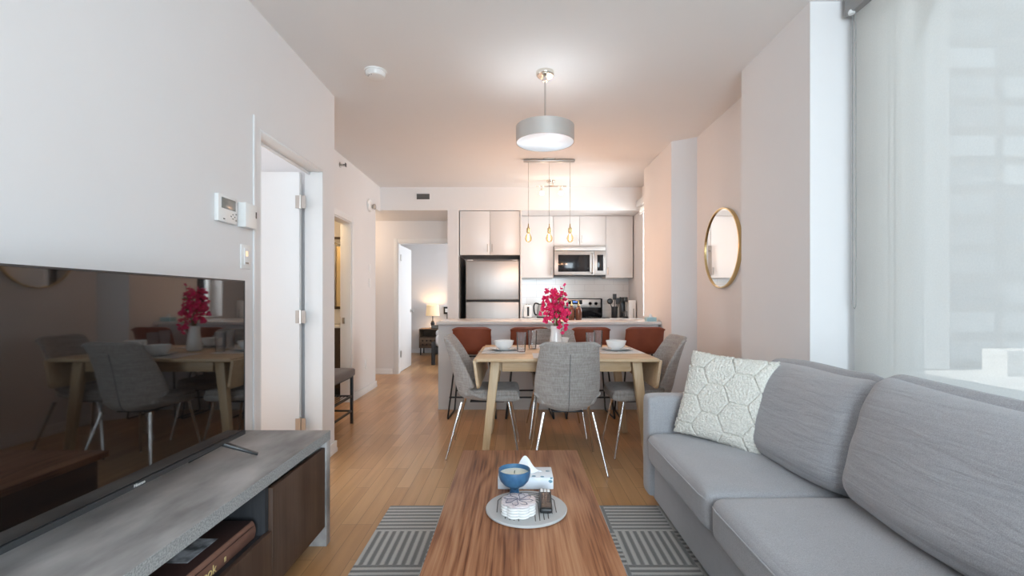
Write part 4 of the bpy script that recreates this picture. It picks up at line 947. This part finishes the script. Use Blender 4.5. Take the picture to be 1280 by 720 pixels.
# three filament bulbs on a bar over the island
t = thing('bar_pendant_lamp', 'three filament bulbs hanging from one metal ceiling bar over the island', 'pendant lamp', (.37, 5.27, CZ))
MB().box(.083, .657, 5.24, 5.30, CZ - .032, CZ - .006, .010, 3).box(.30, .44, 5.225, 5.315, CZ - .007, CZ, .002).build('ceiling_bar', 'nickel', t)
for x in (.138, .371, .604):
    s_ = MB().lathe([(0, 0), (.019, 0), (.020, .004), (.020, .048), (.010, .056), (.006, .075), (.005, .10), (0, .10)], (x, 5.27, 1.922), 20).build('socket', 'gold', t); MB().tube([(x, 5.27, 2.02), (x, 5.27, CZ - .03)], .0024, 8).build('cord', 'nickel', t)
    g = MB().lathe([(.013, .0), (.016, -.012), (.030, -.035), (.0385, -.062), (.034, -.088), (.018, -.104), (0, -.108)], (x, 5.27, 1.922), 24).build('bulb', 'bulb_glass', t)
    f = MB()
    for q in range(4): a = q * PI / 2; f.tube([(x + .006 * math.cos(a), 5.27 + .006 * math.sin(a), 1.905), (x + .012 * math.cos(a + .5), 5.27 + .012 * math.sin(a + .5), 1.845), (x + .005 * math.cos(a + .9), 5.27 + .005 * math.sin(a + .9), 1.832)], .0022, 6)
    f.build('filament', 'filament', g); point('filament_light', (x, 5.27, 1.76), 7.8, (1, .55, .32), .04)
t = thing('track_light', 'small two headed spotlight bar on the kitchen ceiling', 'spotlight', (.46, 6.20, CZ))
MB().lathe([(0, 0), (.052, 0), (.058, .01), (.058, .03), (0, .03)], (.46, 6.20, CZ - .03), 32).tube([(.435, 6.2, CZ - .03), (.435, 6.2, CZ - .075)], .006, 8).tube([(.485, 6.2, CZ - .03), (.485, 6.2, CZ - .075)], .006, 8).build('mount', 'polished', t)
MB().tube([(.27, 6.20, CZ - .075), (.66, 6.20, CZ - .075)], .008, 10).build('bar', 'polished', t)
for x, dx in ((.345, -.01), (.585, .02)):
    MB().tube([(x, 6.2, CZ - .075), (x, 6.2, CZ - .105)], .006, 8).lathe([(0, 0), (.012, 0), (.02, -.012), (.024, -.045), (0, -.045)], (x + dx * .3, 6.2, CZ - .10), 16).build('spot_head', 'polished', t)
    MB().lathe([(0, -.042), (.023, -.042), (.030, -.062), (.029, -.082), (.015, -.092), (0, -.094)], (x + dx * .3, 6.2, CZ - .10), 20).build('bulb', 'bulb_warm', t); point('spot_light', (x + dx, 6.17, CZ - .26), .9, (1, .78, .60), .04)
t = thing('smoke_detector', 'round white smoke detector on the ceiling', 'smoke detector', (-.965, 3.24, CZ))
MB().lathe([(0, 0), (.045, 0), (.058, .004), (.066, .016), (.067, .034), (0, .034)], (-.965, 3.24, CZ - .042), 40).lathe([(0, .034), (.074, .034), (.076, .038), (.076, .042), (0, .042)], (-.965, 3.24, CZ - .042), 40).build('body', 'plastic', t)
b = MB()
for a in (3.6, 4.0, 4.4): b.lathe([(0, 0), (.004, 0), (.004, .002), (0, .002)], (-.965 + .048 * math.cos(a), 3.24 + .048 * math.sin(a), CZ - .0425), 8)
b.build('sensor_holes', 'display', t)
t = thing('air_vent', 'small grey ventilation grille above the hallway', 'vent', (-1.29, 6.568, 2.61))
MB().box(-1.39, -1.19, 6.556, 6.568, 2.558, 2.652, .003).build('frame', 'trim', t)
b = MB()
for k in range(6): b.box(-1.378, -1.202, 6.5535, 6.5565, 2.572 + k * .0125, 2.579 + k * .0125)
b.build('slats', 'bezel', t); MB().box(-1.38, -1.2, 6.5545, 6.557, 2.568, 2.645).build('opening', 'display', t)
# ------------------------------------------------------------------ on the walls
t = thing('mirror', 'round mirror with a slim gold frame on the pinkish wall', 'mirror', (1.745, 3.965, 1.27))
b = MB(); my, mz, mr_ = 3.965, 1.605, .335; n = 96
for k in range(n):
    pass
prof = [(mr_, -.032), (mr_, 0), (mr_ - .009, 0), (mr_ - .009, -.032), (mr_, -.032)]
for (a, c) in zip(prof, prof[1:]): b.lathe([a, c], (1.7445, my, mz), 96, 'X')
for f in [f for f in b.bm.faces if len(f.verts) > 8]: b.bm.faces.remove(f)
bmesh.ops.remove_doubles(b.bm, verts=b.bm.verts, dist=1e-5)
b.build('frame', 'gold', t); MB().lathe([(0, -.022), (mr_ - .009, -.022), (mr_ - .009, -.010), (0, -.010)], (1.7445, my, mz), 96, 'X').build('glass', 'mirror', t, 'silvered glass')
WX = -1.40
t = thing('intercom', 'white wall intercom with a grey display above the television', 'intercom', (WX, 2.262, 1.54))
MB().box(WX, WX + .020, 2.188, 2.337, 1.540, 1.668, .004).build('body', 'plastic', t); MB().box(WX + .0195, WX + .0215, 2.212, 2.322, 1.604, 1.655, .001).build('display', 'display', t, 'grey display')
b = MB()
for yy, zz in ((2.300, 1.585), (2.315, 1.575), (2.300, 1.565), (2.286, 1.575), (2.326, 1.590), (2.326, 1.560)): b.box(WX + .0195, WX + .0225, yy - .004, yy + .004, zz - .003, zz + .003, .001)
b.build('buttons', 'display', t); MB().box(WX + .0195, WX + .021, 2.225, 2.238, 1.552, 1.557).build('badge', 'dark_plastic', t)
t = thing('thermostat', 'white boxy wall controller beside the door casing', 'thermostat', (WX, 2.42, 1.54))
MB().box(WX, WX + .042, 2.372, 2.478, 1.538, 1.662, .004).build('body', 'plastic', t); MB().box(WX + .0415, WX + .0435, 2.462, 2.472, 1.595, 1.628, .001).build('display', 'dark_plastic', t, 'narrow dark display')
t = thing('light_switch', 'white dimmer switch with a lit key below the wall controller', 'light switch', (WX, 2.436, 1.33))
MB().box(WX, WX + .007, 2.394, 2.478, 1.330, 1.454, .003).build('plate', 'plastic', t); d = MB().box(WX + .0065, WX + .011, 2.417, 2.455, 1.350, 1.436, .002).build('rocker', 'trim', t); MB().box(WX + .0105, WX + .012, 2.425, 2.448, 1.395, 1.422, .001).build('indicator', 'indicator', d); MB().box(WX + .0105, WX + .013, 2.422, 2.45, 1.356, 1.364).build('slider', 'display', d)
HX = -1.89
t = thing('sprinkler', 'small metal sidewall sprinkler high on the hallway side wall', 'sprinkler', (HX, 5.07, 2.62))
MB().lathe([(0, 0), (.028, 0), (.03, .004), (.012, .010), (.010, .035), (0, .036)], (HX, 5.07, 2.62), 20, 'X').build('body', 'nickel', t); MB().box(HX + .035, HX + .06, 5.067, 5.073, 2.611, 2.617).box(HX + .06, HX + .063, 5.05, 5.09, 2.600, 2.640).box(HX + .035, HX + .06, 5.067, 5.073, 2.624, 2.63).build('deflector', 'bezel', t)
t = thing('emergency_light', 'round white emergency light with a clear lamp on the hallway side wall', 'emergency light', (HX, 6.06, 2.30))
MB().lathe([(0, 0), (.078, 0), (.082, .006), (.080, .022), (.068, .032), (0, .034)], (HX, 6.06, 2.385), 36, 'X').build('housing', 'plastic', t); MB().lathe([(0, 0), (.02, 0), (.036, .03), (.037, .038), (.03, .046), (0, .05)], (HX + .030, 6.10, 2.375), 24, 'X').build('lamp_head', 'nickel', t)
def plate(name, label, cat, y, z, kind):
    t = thing(name, label, cat, (HX, y, z)); MB().box(HX, HX + .006, y - .036, y + .036, z - .058, z + .058, .002).build('plate', 'plastic', t)
    if kind == 's': MB().box(HX + .0055, HX + .009, y - .017, y + .017, z - .034, z + .034, .0015).build('rocker', 'trim', t)
    else:
        MB().box(HX + .0055, HX + .008, y - .018, y + .018, z - .036, z + .036, .0015).build('socket_face', 'trim', t)
plate('light_switch', 'upper white switch plate on the hallway side wall', 'light switch', 6.09, 1.575, 's'); plate('light_switch', 'lower white switch plate on the hallway side wall', 'light switch', 6.09, 1.39, 's'); plate('wall_socket', 'white wall socket low on the hallway side wall', 'wall socket', 5.94, .365, 'o')
plate('light_switch', 'x', 'light switch', 6.09, 1.2, 's') if False else None
# blinds
t = thing('roller_blind', 'large pale roller blind with a grey cassette drawn over the big window', 'roller blind', (1.72, .9, 2.63))
MB().box(1.70, 1.795, -.72, 2.445, 2.632, 2.735, .006).build('cassette', 'bezel_grey', t, 'grey cassette')
b = MB(); G = [[Vector((1.735 + .0008 * math.sin(i * .9), -.66 + (2.42 + .66) * i / 24, .10 + 2.545 * j / 20)) for j in range(21)] for i in range(25)]
vv = [[b.bm.verts.new(p) for p in row] for row in G]
for i in range(24):
    for j in range(20): b.bm.faces.new((vv[i][j], vv[i + 1][j], vv[i + 1][j + 1], vv[i][j + 1]))
b.build('fabric', 'blind', t, 'thin pale screen fabric'); MB().box(1.728, 1.742, -.66, 2.42, .085, .105, .002).build('bottom_rail', 'trim', t)
b = MB(); pts = [(1.722, 2.415, 2.63), (1.722, 2.415, 1.16), (1.722, 2.412, 1.135), (1.722, 2.400, 1.125), (1.722, 2.391, 1.14), (1.722, 2.390, 1.18), (1.722, 2.392, 2.63)]
b.tube(pts, .0018, 6); b.build('chain', 'bezel_grey', t, 'thin bead chain'); MB().lathe([(0, 0), (.014, 0), (.016, .01), (.012, .02), (0, .02)], (1.708, 2.402, 2.625), 16).build('chain_guide', 'plastic', t)
t = thing('roller_blind', 'short rolled up blind above the kitchen window', 'roller blind', (1.70, 6.15, 2.40))
MB().box(1.662, 1.747, 5.83, 6.53, 2.44, 2.535, .008).build('cassette', 'plastic', t); MB().box(1.70, 1.704, 5.86, 6.5, 2.36, 2.45).build('fabric', 'blind', t); MB().box(1.695, 1.709, 5.86, 6.5, 2.345, 2.362, .002).build('bottom_rail', 'plastic', t)

# ------------------------------------------------------------------ hallway, bathroom and bedroom
t = thing('bench', 'dark metal bench with a brown cushioned seat and a wire shelf behind the left wall', 'bench', (-1.70, 4.1, 0))
bx0, bx1, byy0, byy1 = -1.845, -1.545, 3.70, 4.485
MB().soft((.33, .83, .075), .022, (.003, .003, .008), 12, Matrix.Translation(((bx0 + bx1) / 2, (byy0 + byy1) / 2, .4855))).build('seat', 'bench_fabric', t)
for x in (bx0 + .012, bx1 - .012):
    for y in (byy0 + .012, byy1 - .012): MB().box(x - .0125, x + .0125, y - .0125, y + .0125, 0, .455, .002).build('leg', 'black_metal', t)
b = MB()
for z in (.445, .26, .12):
    for x in (bx0 + .012, bx1 - .012): b.box(x - .008, x + .008, byy0 + .02, byy1 - .02, z - .008, z + .008)
    for y in (byy0 + .012, byy1 - .012): b.box(bx0 + .02, bx1 - .02, y - .008, y + .008, z - .008, z + .008)
b.build('frame', 'black_metal', t)
b = MB()
for z in (.262,):
    for k in range(9): b.tube([(bx0 + .03 + k * .030, byy0 + .02, z), (bx0 + .03 + k * .030, byy1 - .02, z)], .003, 6)
b.build('wire_shelf', 'black_metal', t)
t = thing('added_hall_lamp', 'unseen round white lamp added beyond the corner to brighten the hallway', 'ceiling lamp', (-2.55, 6.95, 2.42)); MB().lathe([(0, 0), (.10, .01), (.14, .05), (.14, .07), (0, .07)], (-2.55, 6.95, 2.349), 32).build('shade', 'diffuser', t); point('added_hall_light', (-2.55, 6.95, 2.15), 9, (1, .74, .52), .1)  # invented lamp out of view, added to brighten the hallway
t = thing('vanity_cabinet', 'dark wood bathroom vanity with a white top', 'vanity', (-2.5, 5.95, 0))
MB().box(-2.95, -2.035, 5.72, 6.22, .10, .83, .002).build('body', 'bath_wood', t); MB().box(-2.95, -2.02, 5.69, 6.225, .832, .862, .003).build('top', 'porcelain', t); MB().box(-2.93, -2.06, 5.78, 6.2, 0, .10).build('plinth', 'dark_plastic', t)
for x0, x1 in ((-2.94, -2.50), (-2.49, -2.045)):
    d = MB().box(x0, x1, 5.70, 5.719, .11, .825, .002).build('door', 'bath_wood', t); MB().tube([(x1 - .04, 5.70, .62), (x1 - .04, 5.675, .62), (x1 - .04, 5.675, .74), (x1 - .04, 5.70, .74)], .005, 8).build('handle', 'nickel', d)
t = thing('wicker_basket', 'small straw coloured basket on the bathroom vanity', 'basket', (-2.12, 5.80, .8625))
b = MB()
for k in range(8): b.lathe([(.050 + .001 * k, k * .013), (.054 + .001 * k, k * .013 + .0065), (.050 + .001 * k, k * .013 + .013), (.046 + .001 * k, k * .013 + .0065), (.050 + .001 * k, k * .013)], (-2.10, 5.80, .864), 24)
b.lathe([(0, 0), (.05, 0), (.05, .004), (0, .004)], (-2.10, 5.80, .8625), 24); b.build('basket', 'straw', t)
b = MB()
for dx, dy, h in ((-.02, 0, .16), (.02, .01, .15), (0, -.02, .175)): b.lathe([(0, 0), (.014, 0), (.014, h - .03), (.007, h - .02), (.007, h), (0, h)], (-2.10 + dx, 5.80 + dy, .868), 12)
b.build('toiletries', 'amber', t)
t = thing('bathroom_mirror', 'wood framed mirror above the bathroom vanity', 'mirror', (-2.4, 6.21, 1.1))
MB().box(-2.75, -2.085, 6.205, 6.228, 1.05, 2.0, .003).build('frame', 'bath_wood', t); MB().box(-2.715, -2.12, 6.200, 6.2045, 1.085, 1.965).build('glass', 'mirror', t)
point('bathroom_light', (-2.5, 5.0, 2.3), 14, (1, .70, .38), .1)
t = thing('shower_curtain', 'yellowish shower curtain in the bathroom', 'curtain', (-2.9, 4.4, .3))
MB().gridsolid([[Vector((-2.75 + .03 * math.sin(i * 1.1), 3.85 + 1.3 * i / 40, .25 + 1.75 * j / 3)) for j in range(4)] for i in range(41)], .003).build('curtain', 'lamp_cloth', t); MB().tube([(-2.75, 3.70, 2.03), (-2.75, 5.4, 2.03)], .012, 10).build('rail', 'chrome', t)
# bedroom
t = thing('nightstand', 'brown wooden nightstand with a patterned basket drawer in the bedroom', 'nightstand', (-1.85, 10.2, 0))
nx0, nx1, ny0, ny1 = -2.06, -1.55, 10.02, 10.43
MB().box(nx0, nx1, ny0, ny1, .535, .56, .003).box(nx0, nx0 + .02, ny0, ny1, .17, .535).box(nx1 - .02, nx1, ny0, ny1, .17, .535).box(nx0, nx1, ny1 - .015, ny1, .17, .535).box(nx0, nx1, ny0, ny1, .15, .17).box(nx0 + .02, nx1 - .02, ny0 + .01, ny1 - .015, .36, .375).build('body', 'nightstand_wood', t)
d = MB().box(nx0 + .022, nx1 - .022, ny0 - .005, ny0 + .015, .175, .355, .002).build('drawer', 'nightstand_wood', t); b = MB()
for i in range(5):
    for j in range(2): b.lathe([(0, 0), (.022, 0), (.022, .004), (0, .004)], (nx0 + .08 + i * .085, ny0 - .005, .22 + j * .085), 6, 'Y')
b.build('cutouts', 'dark_plastic', d)
for x in (nx0 + .03, nx1 - .03):
    for y in (ny0 + .03, ny1 - .03): MB().box(x - .012, x + .012, y - .012, y + .012, 0, .15).build('leg', 'black_metal', t)
t = thing('table_lamp', 'lit table lamp with a cream shade on the bedroom nightstand', 'lamp', (-1.80, 10.2, .5605))
MB().lathe([(0, 0), (.06, 0), (.062, .012), (.02, .02), (.035, .06), (.045, .10), (.03, .15), (.010, .17), (.009, .27), (0, .27)], (-1.80, 10.2, .5605), 24).build('base', 'dark_plastic', t)
b = MB(); b.lathe([(.145, .27), (.130, .50)], (-1.80, 10.2, .5605), 40)
for f in [f for f in b.bm.faces if len(f.verts) > 8]: b.bm.faces.remove(f)
b.build('lamp_shade', 'lamp_linen', t); MB().lathe([(0, 0), (.015, .01), (.03, .04), (.025, .065), (0, .08)], (-1.80, 10.2, .84), 16).build('bulb', 'bulb_warm', t); point('bedside_lamp_light', (-1.80, 10.2, 1.02), 6, (1, .62, .32), .05)
t = thing('alarm_clock', 'small dark clock beside the bedroom lamp', 'clock', (-1.73, 10.06, .5605))
MB().box(-1.80, -1.66, 10.045, 10.085, .5605, .635, .004).build('body', 'dark_plastic', t); MB().box(-1.79, -1.67, 10.042, 10.0455, .572, .625).build('face', 'display', t)
t = thing('picture_frame', 'small dark framed picture on the bedroom wall', 'picture', (-1.50, 10.455, .88)); MB().box(-1.60, -1.44, 10.435, 10.458, .86, 1.02, .002).build('frame', 'dark_plastic', t); MB().box(-1.565, -1.475, 10.432, 10.4355, .90, .98).build('print', 'paper', t)
t = thing('bed', 'dark framed bed with white bedding in the bedroom', 'bed', (-.7, 9.2, 0))
ex0, ex1, ey0, ey1 = -1.52, .1, 8.47, 10.40
for x in (ex0 + .03, ex1 - .03):
    for y in (ey0 + .03, ey1 - .03): MB().box(x - .03, x + .03, y - .03, y + .03, 0, .42 if y < 9 else .9, .003).build('post', 'bed_frame', t)
MB().box(ex0 + .03, ex1 - .03, ey0 + .01, ey0 + .05, .20, .32, .003).build('footboard', 'bed_frame', t); MB().box(ex0 + .01, ex0 + .045, ey0 + .05, ey1, .18, .32, .003).build('side_rail', 'bed_frame', t)
MB().soft((1.50, 1.84, .22), .06, (0, 0, .02), 10, Matrix.Translation(((ex0 + ex1) / 2, 9.44, .43))).build('mattress', 'bedding', t)
MB().soft((1.60, 1.50, .14), .06, (0, 0, .03), 12, Matrix.Translation(((ex0 + ex1) / 2, 9.55, .545)), .012, 3).build('duvet', 'bedding', t)
